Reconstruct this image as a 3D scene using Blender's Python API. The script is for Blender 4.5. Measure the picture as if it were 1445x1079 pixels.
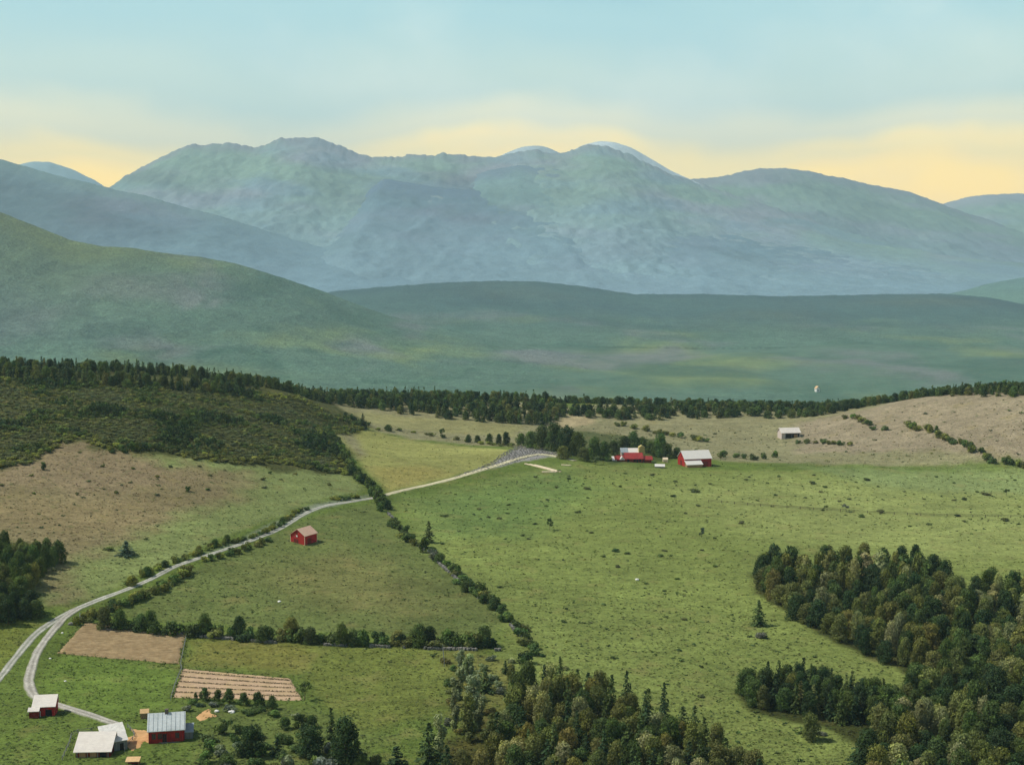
import bpy, math, random
import numpy as np
from mathutils import Vector

# ------------------------------------------------------------------ scene, camera, sky, sun, exposure
S = bpy.context.scene
for o in list(bpy.data.objects):
    bpy.data.objects.remove(o)
COL = S.collection
R = math.radians
F, HZ, CAMZ = 1985.0, 344.0, 120.0            # focal length in photo pixels, horizon row, height above the near fields
PITCH = math.atan((539.5 - HZ) / F)

cam_d = bpy.data.cameras.new('camera')
cam = bpy.data.objects.new('camera', cam_d)
COL.objects.link(cam)
cam.location = (0, 0, CAMZ)
cam.rotation_euler = (R(90) - PITCH, 0, 0)
cam_d.sensor_fit = 'HORIZONTAL'
cam_d.sensor_width = 36
cam_d.lens = 36 * F / 1445
cam_d.clip_start = 1
cam_d.clip_end = 60000
S.camera = cam

SUN_EL, SUN_X, SUN_Y = 52.0, -0.95, 0.06
W = bpy.data.worlds.new('World')
S.world = W
W.use_nodes = True
nt = W.node_tree
nt.nodes.clear()
def N(t, typ, **k):
    n = t.nodes.new(typ)
    for a, b in k.items():
        setattr(n, a, b)
    return n
def ramp(n, stops):
    e = n.color_ramp.elements
    while len(e) > 1:
        e.remove(e[-1])
    e[0].position, e[0].color = stops[0][0], (*stops[0][1], 1)
    for p, c in stops[1:]:
        x = e.new(p)
        x.color = (*c, 1)
def math_n(t, op, a, b=None, c=None, clamp=False):
    n = N(t, 'ShaderNodeMath', operation=op, use_clamp=clamp)
    for i, v in enumerate((a, b, c)):
        if v is None:
            continue
        if isinstance(v, (int, float)):
            n.inputs[i].default_value = v
        else:
            t.links.new(v, n.inputs[i])
    return n.outputs[0]
out = N(nt, 'ShaderNodeOutputWorld')
bg = N(nt, 'ShaderNodeBackground')
bg.inputs[1].default_value = 0.1
sky = N(nt, 'ShaderNodeTexSky', sky_type='NISHITA', sun_disc=False)
sky.sun_elevation = R(SUN_EL)
sky.sun_rotation = math.atan2(SUN_X, SUN_Y)
sky.dust_density = 1.5
tc = N(nt, 'ShaderNodeTexCoord')
mp = N(nt, 'ShaderNodeMapping')
mp.inputs['Scale'].default_value = (5.2, 5.2, 9)
mp.inputs['Location'].default_value = (1.7, 0.3, 0.2)
nz = N(nt, 'ShaderNodeTexNoise')
nz.inputs['Scale'].default_value = 1.0
nz.inputs['Detail'].default_value = 3.0
nz.inputs['Roughness'].default_value = 0.45
nt.links.new(tc.outputs['Generated'], mp.inputs[0])
nt.links.new(mp.outputs[0], nz.inputs['Vector'])
sep = N(nt, 'ShaderNodeSeparateXYZ')
nt.links.new(tc.outputs['Generated'], sep.inputs[0])
wob = math_n(nt, 'MULTIPLY_ADD', nz.outputs['Fac'], 0.085, -0.042)
zz = math_n(nt, 'ADD', sep.outputs['Z'], wob)
fac = math_n(nt, 'MULTIPLY', zz, 4.0, clamp=True)          # sin(elevation) 0 .. 0.25
rp = N(nt, 'ShaderNodeValToRGB')
rp.color_ramp.interpolation = 'EASE'
ramp(rp, [(0.00, (1.70, 1.04, 0.16)), (0.155, (1.66, 1.06, 0.18)), (0.235, (1.25, 0.93, 0.33)), (0.30, (0.78, 0.74, 0.50)),
          (0.40, (0.46, 0.59, 0.54)), (0.60, (0.32, 0.51, 0.54)), (0.78, (0.24, 0.44, 0.50)), (1.0, (0.18, 0.37, 0.44))])
nt.links.new(fac, rp.inputs[0])
mp2 = N(nt, 'ShaderNodeMapping')
mp2.inputs['Scale'].default_value = (4.6, 4.6, 6.5)
mp2.inputs['Location'].default_value = (0.35, 4.1, 2.2)
nt.links.new(tc.outputs['Generated'], mp2.inputs[0])
nz2 = N(nt, 'ShaderNodeTexNoise')
nz2.inputs['Detail'].default_value = 5.0
nz2.inputs['Scale'].default_value = 1.0
nt.links.new(mp2.outputs[0], nz2.inputs['Vector'])
cl = N(nt, 'ShaderNodeMapRange', interpolation_type='SMOOTHSTEP')
cl.inputs[1].default_value, cl.inputs[2].default_value, cl.inputs[4].default_value = 0.46, 0.74, 0.5
nt.links.new(nz2.outputs['Fac'], cl.inputs[0])
wisp = N(nt, 'ShaderNodeMix', data_type='RGBA')
nt.links.new(cl.outputs[0], wisp.inputs[0])
nt.links.new(rp.outputs[0], wisp.inputs[6])
wisp.inputs[7].default_value = (0.66, 0.72, 0.66, 1)
mul = N(nt, 'ShaderNodeMix', data_type='RGBA', blend_type='MULTIPLY')
mul.inputs[0].default_value = 1
nt.links.new(wisp.outputs[2], mul.inputs[6])
mul.inputs[7].default_value = (17.0, 17.0, 17.0, 1)
up = N(nt, 'ShaderNodeMapRange', interpolation_type='SMOOTHSTEP')
up.inputs[1].default_value, up.inputs[2].default_value = 0.16, 0.55
nt.links.new(sep.outputs['Z'], up.inputs[0])
mx = N(nt, 'ShaderNodeMix', data_type='RGBA')
nt.links.new(up.outputs[0], mx.inputs[0])
nt.links.new(mul.outputs[2], mx.inputs[6])
nt.links.new(sky.outputs[0], mx.inputs[7])
nt.links.new(mx.outputs[2], bg.inputs[0])
nt.links.new(bg.outputs[0], out.inputs[0])

sun_d = bpy.data.lights.new('sun', 'SUN')
sun_d.energy = 4.4
sun_d.angle = R(0.6)
sun_d.color = (1.0, 0.95, 0.86)
sun = bpy.data.objects.new('sun', sun_d)
COL.objects.link(sun)
ce = math.cos(R(SUN_EL))
hl = math.hypot(SUN_X, SUN_Y)
TO_SUN = Vector((SUN_X / hl * ce, SUN_Y / hl * ce, math.sin(R(SUN_EL))))
sun.rotation_euler = TO_SUN.to_track_quat('Z', 'Y').to_euler()
sun.location = (0, 0, 400)

S.view_settings.view_transform = 'Standard'
S.view_settings.look = 'None'
S.view_settings.exposure = 0.0
S.view_settings.gamma = 1.0
S.view_settings.use_curve_mapping = False
S.render.engine = 'CYCLES'
cy = S.cycles
cy.max_bounces, cy.diffuse_bounces, cy.glossy_bounces, cy.transmission_bounces, cy.transparent_max_bounces = 4, 2, 1, 2, 4
cy.volume_bounces = 0
cy.use_denoising = True
try:
    cy.denoiser = 'OPENIMAGEDENOISE'
except Exception:
    pass

# ------------------------------------------------------------------ helpers
rnd = random.Random(11)
rng = np.random.default_rng(11)

def lin(r, g, b, k=1.0):
    return tuple((((c / 255 + 0.055) / 1.055) ** 2.4 if c / 255 > 0.04045 else c / 255 / 12.92) * k for c in (r, g, b))
GK = 0.72                                     # photo colour of a sunlit level surface -> its own colour
def G(r, g, b):
    return np.array(lin(r, g, b, GK)) * np.array((1.06, 1.05, 0.95))

_perm = np.random.default_rng(5).permutation(512)
_perm = np.concatenate([_perm, _perm])
def pn(x, y, seed=0):
    x = np.asarray(x, float) + seed * 17.31
    y = np.asarray(y, float) + seed * 9.77
    xi, yi = np.floor(x).astype(int), np.floor(y).astype(int)
    xf, yf = x - xi, y - yi
    def g(ix, iy, dx, dy):
        h = _perm[(_perm[ix & 511] + iy) & 511] * (2 * np.pi / 512)
        return np.cos(h) * dx + np.sin(h) * dy
    u, v = xf ** 3 * (xf * (xf * 6 - 15) + 10), yf ** 3 * (yf * (yf * 6 - 15) + 10)
    a = g(xi, yi, xf, yf) * (1 - u) + g(xi + 1, yi, xf - 1, yf) * u
    b = g(xi, yi + 1, xf, yf - 1) * (1 - u) + g(xi + 1, yi + 1, xf - 1, yf - 1) * u
    return (a * (1 - v) + b * v) * 1.4
def fbm(x, y, o=4, seed=0, rough=0.5):
    s, a, t = 0, 1.0, 0
    for i in range(o):
        s = s + a * pn(x * 2 ** i, y * 2 ** i, seed + i)
        t += a
        a *= rough
    return s / t
def ridged(x, y, o=3, seed=0):
    s, a, t = 0, 1.0, 0
    for i in range(o):
        s = s + a * (1 - np.abs(pn(x * 2 ** i, y * 2 ** i, seed + i)) * 2)
        t += a
        a *= 0.5
    return s / t
def sstep(a, b, x):
    t = np.clip((x - a) / (b - a), 0, 1)
    return t * t * (3 - 2 * t)

def ray(px, py):
    u, v = (px - 722.5) / F, (539.5 - py) / F
    c, s = math.cos(PITCH), math.sin(PITCH)
    return u, c + v * s, -s + v * c           # direction x, y, z
def at_z(px, py, z):
    dx, dy, dz = ray(px, py)
    t = (z - CAMZ) / dz
    return dx * t, dy * t, z
def at_y(px, py, Y):
    dx, dy, dz = ray(px, py)
    t = Y / dy
    return dx * t, Y, CAMZ + dz * t

# ------------------------------------------------------------------ the lie of the land (control points: photo column, row, height)
CTRL = [(-250, 1079, 0), (0, 1079, 0), (400, 1079, 0), (800, 1079, -2), (1200, 1079, -2), (1700, 1079, -3),
        (-250, 1400, 0), (400, 1400, -2), (1000, 1400, -3), (1700, 1400, -4),
        (-250, 900, 3), (100, 880, 1), (400, 900, 0), (700, 900, -1), (1050, 900, -2), (1445, 900, -2), (1750, 900, -2),
        (425, 768, 4), (250, 800, 5), (600, 760, 2), (900, 760, 0), (1200, 760, -1), (1445, 760, -1), (1750, 760, -1),
        (772, 640, 5), (560, 695, 4), (650, 662, 4.5), (900, 655, 1), (978, 658, 0), (1200, 655, -3), (1445, 655, -2),
        (0, 850, 6), (100, 780, 9), (0, 700, 18), (100, 640, 26), (250, 660, 20), (400, 655, 15), (480, 665, 9),
        (0, 600, 34), (200, 590, 34), (400, 590, 22), (0, 530, 47), (100, 540, 44), (300, 550, 36), (430, 562, 26),
        (520, 590, 8), (480, 608, 10), (640, 612, 3), (600, 567, 10), (700, 571, 8), (770, 576, 6), (900, 579, 4), (1060, 579, 3),
        (770, 592, 2), (900, 592, 0), (1115, 615, -4), (1115, 588, 1),
        (1300, 600, 8), (1300, 567, 18), (1445, 560, 24), (1445, 600, 14), (1445, 640, 3),
        (-250, 700, 24), (-250, 560, 46), (1700, 560, 30), (1700, 640, 6)]
cp = [at_z(*c) for c in CTRL]
cp += [(x, 1010, z) for x, z in ((-520, 18), (-400, 16), (-260, 10))]
cp += [(x, 1040, z) for x, z in ((300, -4), (400, -2), (520, -4))]
cp += [(x, 1180, -42) for x in (-650, -450, -250, -50, 150, 350, 550)]
cp = np.array(cp)
def _tps(r2):
    return np.where(r2 > 1e-9, 0.5 * r2 * np.log(np.maximum(r2, 1e-9)), 0)
_P = cp[:, :2] / 100
_n = len(cp)
_A = np.zeros((_n + 3, _n + 3))
_A[:_n, :_n] = _tps(((_P[:, None] - _P[None]) ** 2).sum(-1)) + np.eye(_n) * 0.02
_A[:_n, _n] = 1
_A[:_n, _n + 1:] = _P
_A[_n, :_n] = 1
_A[_n + 1:, :_n] = _P.T
_w = np.linalg.solve(_A, np.concatenate([cp[:, 2], np.zeros(3)]))
FLOOR = -250.0
def land(x, y):
    x, y = np.asarray(x, float), np.asarray(y, float)
    sh = np.broadcast(x, y).shape
    x, y = np.broadcast_to(x, sh).ravel(), np.broadcast_to(y, sh).ravel()
    yc = np.clip(y, 225, 1230)
    xc = np.clip(x, -620, 620)
    z = np.empty(len(x))
    for i in range(0, len(x), 20000):
        q = np.stack([xc[i:i + 20000], yc[i:i + 20000]], 1) / 100
        z[i:i + 20000] = _tps(((q[:, None] - _P[None]) ** 2).sum(-1)) @ _w[:_n] + _w[_n] + q @ _w[_n + 1:]
    z = z + fbm(x / 90, y / 90, 3, 3) * 1.1 * sstep(200, 300, y)
    far = FLOOR + fbm(x / 900, y / 900, 3, 8) * 26
    k = sstep(1090, 2100, y)
    z = z * (1 - k) + far * k
    return z.reshape(sh)
_YS = np.concatenate([np.arange(230, 700, 1.5), np.arange(700, 1300, 2.5)])
def ground(px, py):
    """where the sight line through a photo point meets the land"""
    dx, dy, dz = ray(px, py)
    t = _YS / dy
    d = (CAMZ + dz * t) - land(dx * t, _YS)
    i = int(np.argmax(d < 0))
    if d[i] >= 0:
        i = len(d) - 1
        tt = t[i]
    else:
        i = max(i, 1)
        a, b = d[i - 1], d[i]
        tt = t[i - 1] + (t[i] - t[i - 1]) * a / (a - b)
    return dx * tt, dy * tt
def Z(x, y):
    return float(land(np.array([x]), np.array([y]))[0])
def gp(px, py, dz=0.0):
    x, y = ground(px, py)
    return Vector((x, y, Z(x, y) + dz))
def topix(x, y, z):
    c, s = math.cos(PITCH), math.sin(PITCH)
    zz = z - CAMZ
    fwd = y * c - zz * s
    return 722.5 + F * x / fwd, 539.5 - F * (y * s + zz * c) / fwd
def wpoly(pts):
    return np.array([ground(*p) for p in pts])
def sdist(poly, x, y):
    """signed distance to a polygon in plan, positive inside"""
    x, y = np.asarray(x, float), np.asarray(y, float)
    d = np.full(x.shape, 1e18)
    ins = np.zeros(x.shape, bool)
    n = len(poly)
    for i in range(n):
        ax, ay = poly[i]
        bx, by = poly[(i + 1) % n]
        ex, ey = bx - ax, by - ay
        t = np.clip(((x - ax) * ex + (y - ay) * ey) / (ex * ex + ey * ey + 1e-9), 0, 1)
        d = np.minimum(d, (x - ax - t * ex) ** 2 + (y - ay - t * ey) ** 2)
        c = (ay > y) != (by > y)
        with np.errstate(divide='ignore', invalid='ignore'):
            ins ^= c & (x < ex * (y - ay) / (ey if ey else 1e-9) + ax)
    d = np.sqrt(d)
    return np.where(ins, d, -d)
def scatter(pts, step, n_max=9999, seed=0, world=False, dens=None):
    poly = np.array(pts) if world else wpoly(pts)
    r = random.Random(seed)
    x0, y0 = poly.min(0)
    x1, y1 = poly.max(0)
    res, cells = [], {}
    tries = int((x1 - x0) * (y1 - y0) / step ** 2 * 9)
    xs = np.array([r.uniform(x0, x1) for _ in range(tries)])
    ys = np.array([r.uniform(y0, y1) for _ in range(tries)])
    ok = sdist(poly, xs, ys) > 0
    for x, y in zip(xs[ok], ys[ok]):
        s = step * (1 if dens is None else dens(x, y))
        cx, cyy = int(x // step), int(y // step)
        if any((x - a) ** 2 + (y - b) ** 2 < s * s for i in range(-2, 3) for j in range(-2, 3) for a, b in cells.get((cx + i, cyy + j), ())):
            continue
        cells.setdefault((cx, cyy), []).append((x, y))
        res.append((x, y))
        if len(res) >= n_max:
            break
    return res

def mesh(name, V, Fc, mats, tint=None, smooth=False, mat_i=None):
    """mesh from arrays: Fc a list of (n, k) index arrays"""
    me = bpy.data.meshes.new(name)
    V = np.asarray(V, np.float32)
    Fc = [np.asarray(f, np.int32) for f in (Fc if isinstance(Fc, list) else [Fc]) if len(f)]
    me.vertices.add(len(V))
    me.vertices.foreach_set('co', V.ravel())
    loops = np.concatenate([f.ravel() for f in Fc])
    tot = np.concatenate([np.full(len(f), f.shape[1], np.int32) for f in Fc])
    start = np.concatenate([[0], np.cumsum(tot)[:-1]]).astype(np.int32)
    me.loops.add(len(loops))
    me.loops.foreach_set('vertex_index', loops)
    me.polygons.add(len(tot))
    me.polygons.foreach_set('loop_start', start)
    me.polygons.foreach_set('loop_total', tot)
    if mat_i is not None:
        me.polygons.foreach_set('material_index', np.asarray(mat_i, np.int32))
    me.polygons.foreach_set('use_smooth', np.full(len(tot), smooth))
    me.update(calc_edges=True)
    for m in mats:
        me.materials.append(m)
    if tint is not None:
        a = me.attributes.new('tint', 'FLOAT_COLOR', 'POINT')
        t = np.ones((len(V), 4), np.float32)
        t[:, :3] = tint if np.ndim(tint) == 2 else np.asarray(tint)[:, None]
        a.data.foreach_set('color', t.ravel())
    return me
def obj(name, me, parent=None, loc=None, **props):
    o = bpy.data.objects.new(name, me)
    COL.objects.link(o)
    if parent is not None:
        o.parent = parent
    if loc is not None:
        o.location = loc
    for k, v in props.items():
        o[k] = v
    return o
def thing(name, label, cat, loc=(0, 0, 0), rz=0.0, group=None):
    o = bpy.data.objects.new(name, None)
    o.empty_display_size = 0.5
    COL.objects.link(o)
    o.location = loc
    o.rotation_euler = (0, 0, rz)
    o['label'], o['category'] = label, cat
    if group:
        o['group'] = group
    return o
_ONES = 'zeroth first second third fourth fifth sixth seventh eighth ninth tenth eleventh twelfth thirteenth fourteenth fifteenth sixteenth seventeenth eighteenth nineteenth'.split()
_TENS = {2: 'twent', 3: 'thirt', 4: 'fort', 5: 'fift', 6: 'sixt', 7: 'sevent', 8: 'eight', 9: 'ninet'}
def nth(i):
    if i < 20:
        return _ONES[i]
    if i >= 100:
        return 'hundred-and-' + nth(i - 100) if i > 100 else 'hundredth'
    t, u = divmod(i, 10)
    return _TENS[t] + ('ieth' if u == 0 else 'y-' + _ONES[u])

class MB:
    """collects boxes, bars and faces into one mesh"""
    def __init__(self):
        self.v, self.f = [], []
    def face(self, *pts):
        n = len(self.v)
        self.v += [tuple(p) for p in pts]
        self.f.append(tuple(range(n, n + len(pts))))
        return self
    def prism(self, prof, axis0, axis1):
        """closed prism between two congruent outlines"""
        n, k = len(self.v), len(prof)
        a, b = axis0, axis1
        self.v += [a(p) for p in prof] + [b(p) for p in prof]
        self.f.append(tuple(range(n, n + k))[::-1])
        self.f.append(tuple(range(n + k, n + 2 * k)))
        for i in range(k):
            j = (i + 1) % k
            self.f.append((n + i, n + j, n + k + j, n + k + i))
        return self
    def box(self, x0, x1, y0, y1, z0, z1):
        return self.prism([(x0, y0), (x1, y0), (x1, y1), (x0, y1)], lambda p: (p[0], p[1], z0), lambda p: (p[0], p[1], z1))
    def bar(self, a, b, r, sides=5, r2=None):
        a, b = Vector(a), Vector(b)
        d = (b - a).normalized()
        p = d.orthogonal().normalized()
        q = d.cross(p)
        ring = [(math.cos(2 * math.pi * i / sides), math.sin(2 * math.pi * i / sides)) for i in range(sides)]
        r2 = r if r2 is None else r2
        return self.prism(ring, lambda c: tuple(a + (p * c[0] + q * c[1]) * r), lambda c: tuple(b + (p * c[0] + q * c[1]) * r2))
    def build(self, name, mat, parent=None, loc=None, **props):
        me = bpy.data.meshes.new(name)
        me.from_pydata(self.v, [], self.f)
        me.validate()
        me.materials.append(mat)
        return obj(name, me, parent, loc, **props)

# ------------------------------------------------------------------ materials
def new_mat(name):
    m = bpy.data.materials.new(name)
    m.use_nodes = True
    t = m.node_tree
    p = t.nodes['Principled BSDF']
    p.inputs['Roughness'].default_value = 0.9
    p.inputs['Specular IOR Level'].default_value = 0.15
    return m, t, p
def noise(t, scale, detail=4, rough=0.55, vec=None, stretch=None):
    n = N(t, 'ShaderNodeTexNoise')
    n.inputs['Scale'].default_value = scale
    n.inputs['Detail'].default_value = detail
    n.inputs['Roughness'].default_value = rough
    c = N(t, 'ShaderNodeTexCoord').outputs['Object'] if vec is None else vec
    if stretch:
        m = N(t, 'ShaderNodeMapping')
        m.inputs['Scale'].default_value = stretch
        t.links.new(c, m.inputs[0])
        c = m.outputs[0]
    t.links.new(c, n.inputs['Vector'])
    return n.outputs['Fac']
def mixc(t, fac, a, b, blend='MIX'):
    n = N(t, 'ShaderNodeMix', data_type='RGBA', blend_type=blend)
    for i, v in ((0, fac), (6, a), (7, b)):
        if isinstance(v, (int, float)):
            n.inputs[i].default_value = v
        elif isinstance(v, tuple):
            n.inputs[i].default_value = (*v, 1) if len(v) == 3 else v
        else:
            t.links.new(v, n.inputs[i])
    return n.outputs[2]
def span(t, v, a, b, c, d):
    n = N(t, 'ShaderNodeMapRange')
    for i, x in enumerate((a, b, c, d)):
        n.inputs[i + 1].default_value = x
    t.links.new(v, n.inputs[0])
    return n.outputs[0]
def val(t, v):
    n = N(t, 'ShaderNodeCombineColor')
    for i in range(3):
        t.links.new(v, n.inputs[i])
    return n.outputs[0]
def bump(t, p, h, strength, dist):
    b = N(t, 'ShaderNodeBump')
    b.inputs['Strength'].default_value = strength
    b.inputs['Distance'].default_value = dist
    t.links.new(h, b.inputs['Height'])
    t.links.new(b.outputs[0], p.inputs['Normal'])

def attr_mat(name, scales, var, bumps=None, rough=1.0, patch_tints=None):
    """colour from the mesh, broken up by noise"""
    m, t, p = new_mat(name)
    a = N(t, 'ShaderNodeAttribute', attribute_name='tint')
    c = a.outputs['Color']
    for s, v, st in scales:
        c = mixc(t, 1.0, c, val(t, span(t, noise(t, s, 4, 0.6, stretch=st), 0.25, 0.75, 1 - v, 1 + v)), 'MULTIPLY')
    if patch_tints:
        for s, col, lo, hi, amt in patch_tints:
            c = mixc(t, span(t, noise(t, s, 3), lo, hi, 0, amt), c, col)
    t.links.new(c, p.inputs['Base Color'])
    p.inputs['Roughness'].default_value = rough
    p.inputs['Specular IOR Level'].default_value = 0.05
    if bumps:
        bump(t, p, noise(t, bumps[0], 3, 0.6), bumps[1], bumps[2])
    return m
M = {}
M['ground'] = attr_mat('turf', [(0.012, 0.17, None), (0.04, 0.16, (0.7, 1, 1)), (0.14, 0.22, (0.8, 1, 1)), (0.55, 0.26, (0.8, 1, 1)), (1.6, 0.36, (0.8, 1, 1))], 0, (0.9, 0.6, 0.5),
                       patch_tints=[(0.09, tuple(G(150, 138, 92)), 0.56, 0.78, 0.45), (0.31, tuple(G(70, 92, 44)), 0.58, 0.74, 0.55)])  # tan and dark green patches in the turf
M['mountain'] = attr_mat('mountain_forest', [(0.0011, 0.14, None), (0.004, 0.12, None), (0.02, 0.10, None), (0.06, 0.26, None)], 0, (0.05, 0.5, 8))
M['hill'] = attr_mat('hill_forest', [(0.003, 0.14, None), (0.016, 0.22, None), (0.06, 0.36, None), (0.16, 0.40, None)], 0, (0.09, 0.9, 7))

def foliage(name):
    """leaf colour = the plant's own colour x the clump's own tint"""
    m, t, p = new_mat(name)
    oi = N(t, 'ShaderNodeObjectInfo')
    a = N(t, 'ShaderNodeAttribute', attribute_name='tint')
    c = mixc(t, 1.0, oi.outputs['Color'], a.outputs['Color'], 'MULTIPLY')
    p.inputs['Roughness'].default_value = 0.75
    p.inputs['Specular IOR Level'].default_value = 0.2
    t.links.new(c, p.inputs['Base Color'])
    tr = N(t, 'ShaderNodeBsdfTranslucent')
    t.links.new(mixc(t, 1.0, c, (1.1, 1.15, 0.6), 'MULTIPLY'), tr.inputs[0])
    ms = N(t, 'ShaderNodeMixShader')
    ms.inputs[0].default_value = 0.22
    t.links.new(p.outputs[0], ms.inputs[1])
    t.links.new(tr.outputs[0], ms.inputs[2])
    t.links.new(ms.outputs[0], t.nodes['Material Output'].inputs[0])
    return m
M['leaf'] = foliage('leaves')
def plain(name, col, var=0.25, scale=1.5, stretch=None, rough=0.9, col2=None, bstr=0.4, bdist=0.03, spec=0.15):
    m, t, p = new_mat(name)
    n = noise(t, scale, 5, 0.6, stretch=stretch)
    c = mixc(t, 1.0, col, val(t, span(t, n, 0.25, 0.75, 1 - var, 1 + var)), 'MULTIPLY')
    if col2:
        c = mixc(t, span(t, noise(t, scale * 0.45, 4, 0.65), 0.45, 0.68, 0, 0.85), c, col2)
    t.links.new(c, p.inputs['Base Color'])
    p.inputs['Roughness'].default_value = rough
    p.inputs['Specular IOR Level'].default_value = spec
    bump(t, p, n, bstr, bdist)
    return m
M['bark'] = plain('bark', (0.09, 0.07, 0.05), 0.35, 3, (1, 1, 0.2))
M['stone'] = plain('fieldstone', (0.20, 0.19, 0.17), 0.4, 0.9, col2=(0.10, 0.10, 0.085))
M['red'] = plain('red_boards', (0.34, 0.022, 0.018), 0.45, 1.6, (3.0, 3.0, 0.14), col2=(0.20, 0.012, 0.012))
M['red_bright'] = plain('bright_red_boards', (0.37, 0.026, 0.020), 0.4, 1.6, (3.0, 3.0, 0.14), col2=(0.25, 0.014, 0.014))
M['red_dark'] = plain('old_red_boards', (0.17, 0.022, 0.014), 0.5, 1.6, (3.0, 3.0, 0.14), col2=(0.07, 0.02, 0.012))
M['grey_wood'] = plain('grey_boards', (0.17, 0.18, 0.17), 0.4, 1.6, (3.0, 3.0, 0.14))
M['brown_wood'] = plain('brown_boards', (0.30, 0.19, 0.10), 0.4, 1.6, (3.0, 3.0, 0.14))
M['roof_grey'] = plain('weathered_tin', (0.52, 0.56, 0.56), 0.14, 0.7, (1, 4, 1), rough=0.6, col2=(0.40, 0.44, 0.44))
M['roof_pale'] = plain('pale_shingle', (0.66, 0.61, 0.54), 0.10, 0.9, (1, 4, 1), col2=(0.58, 0.53, 0.47))
M['roof_pink'] = plain('rosy_shingle', (0.60, 0.39, 0.29), 0.2, 1.2, (1, 4, 1), col2=(0.62, 0.44, 0.32))
M['roof_white'] = plain('white_roofing', (0.60, 0.575, 0.53), 0.08, 0.8, (1, 4, 1))
M['roof_red'] = plain('red_roofing', (0.27, 0.034, 0.030), 0.4, 0.8, (1, 4, 1), col2=(0.17, 0.03, 0.028))
M['roof_blue'] = plain('slate_roofing', (0.28, 0.33, 0.34), 0.2, 0.8)
M['tan'] = plain('tan_board', (0.60, 0.40, 0.20), 0.2, 1.2)
M['ochre'] = plain('ochre_plaster', (0.42, 0.35, 0.13), 0.2, 1.0)
M['old_white'] = plain('old_white_boards', (0.6, 0.58, 0.52), 0.25, 1.2)
M['white'] = plain('white_paint', (0.75, 0.72, 0.66), 0.1, 1.0)
M['dark'] = plain('dark_opening', (0.012, 0.012, 0.012), 0.2, 1.0)
M['pinkwall'] = plain('pale_pink_boards', (0.50, 0.42, 0.37), 0.15, 1.0)
M['brick'] = plain('chimney_brick', (0.12, 0.10, 0.09), 0.4, 3)
M['lumber'] = plain('fresh_lumber', (0.66, 0.55, 0.38), 0.15, 1.0)
m, t, p = new_mat('window_glass')
p.inputs['Base Color'].default_value = (0.03, 0.035, 0.04, 1)
p.inputs['Roughness'].default_value = 0.12
p.inputs['Specular IOR Level'].default_value = 0.5
M['glass'] = m
M['soil'] = plain('ploughed_soil', tuple(G(166, 144, 112)), 0.34, 0.5, (1, 1, 1), col2=tuple(G(150, 126, 94)), bstr=0.7, bdist=0.15)
M['tilled'] = plain('tilled_soil', tuple(G(196, 168, 142)), 0.24, 0.5, col2=tuple(G(188, 164, 122)), bstr=0.6, bdist=0.12)
M['bare'] = plain('bare_earth', tuple(G(220, 176, 128)), 0.2, 0.6, col2=tuple(G(196, 152, 104)))

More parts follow.
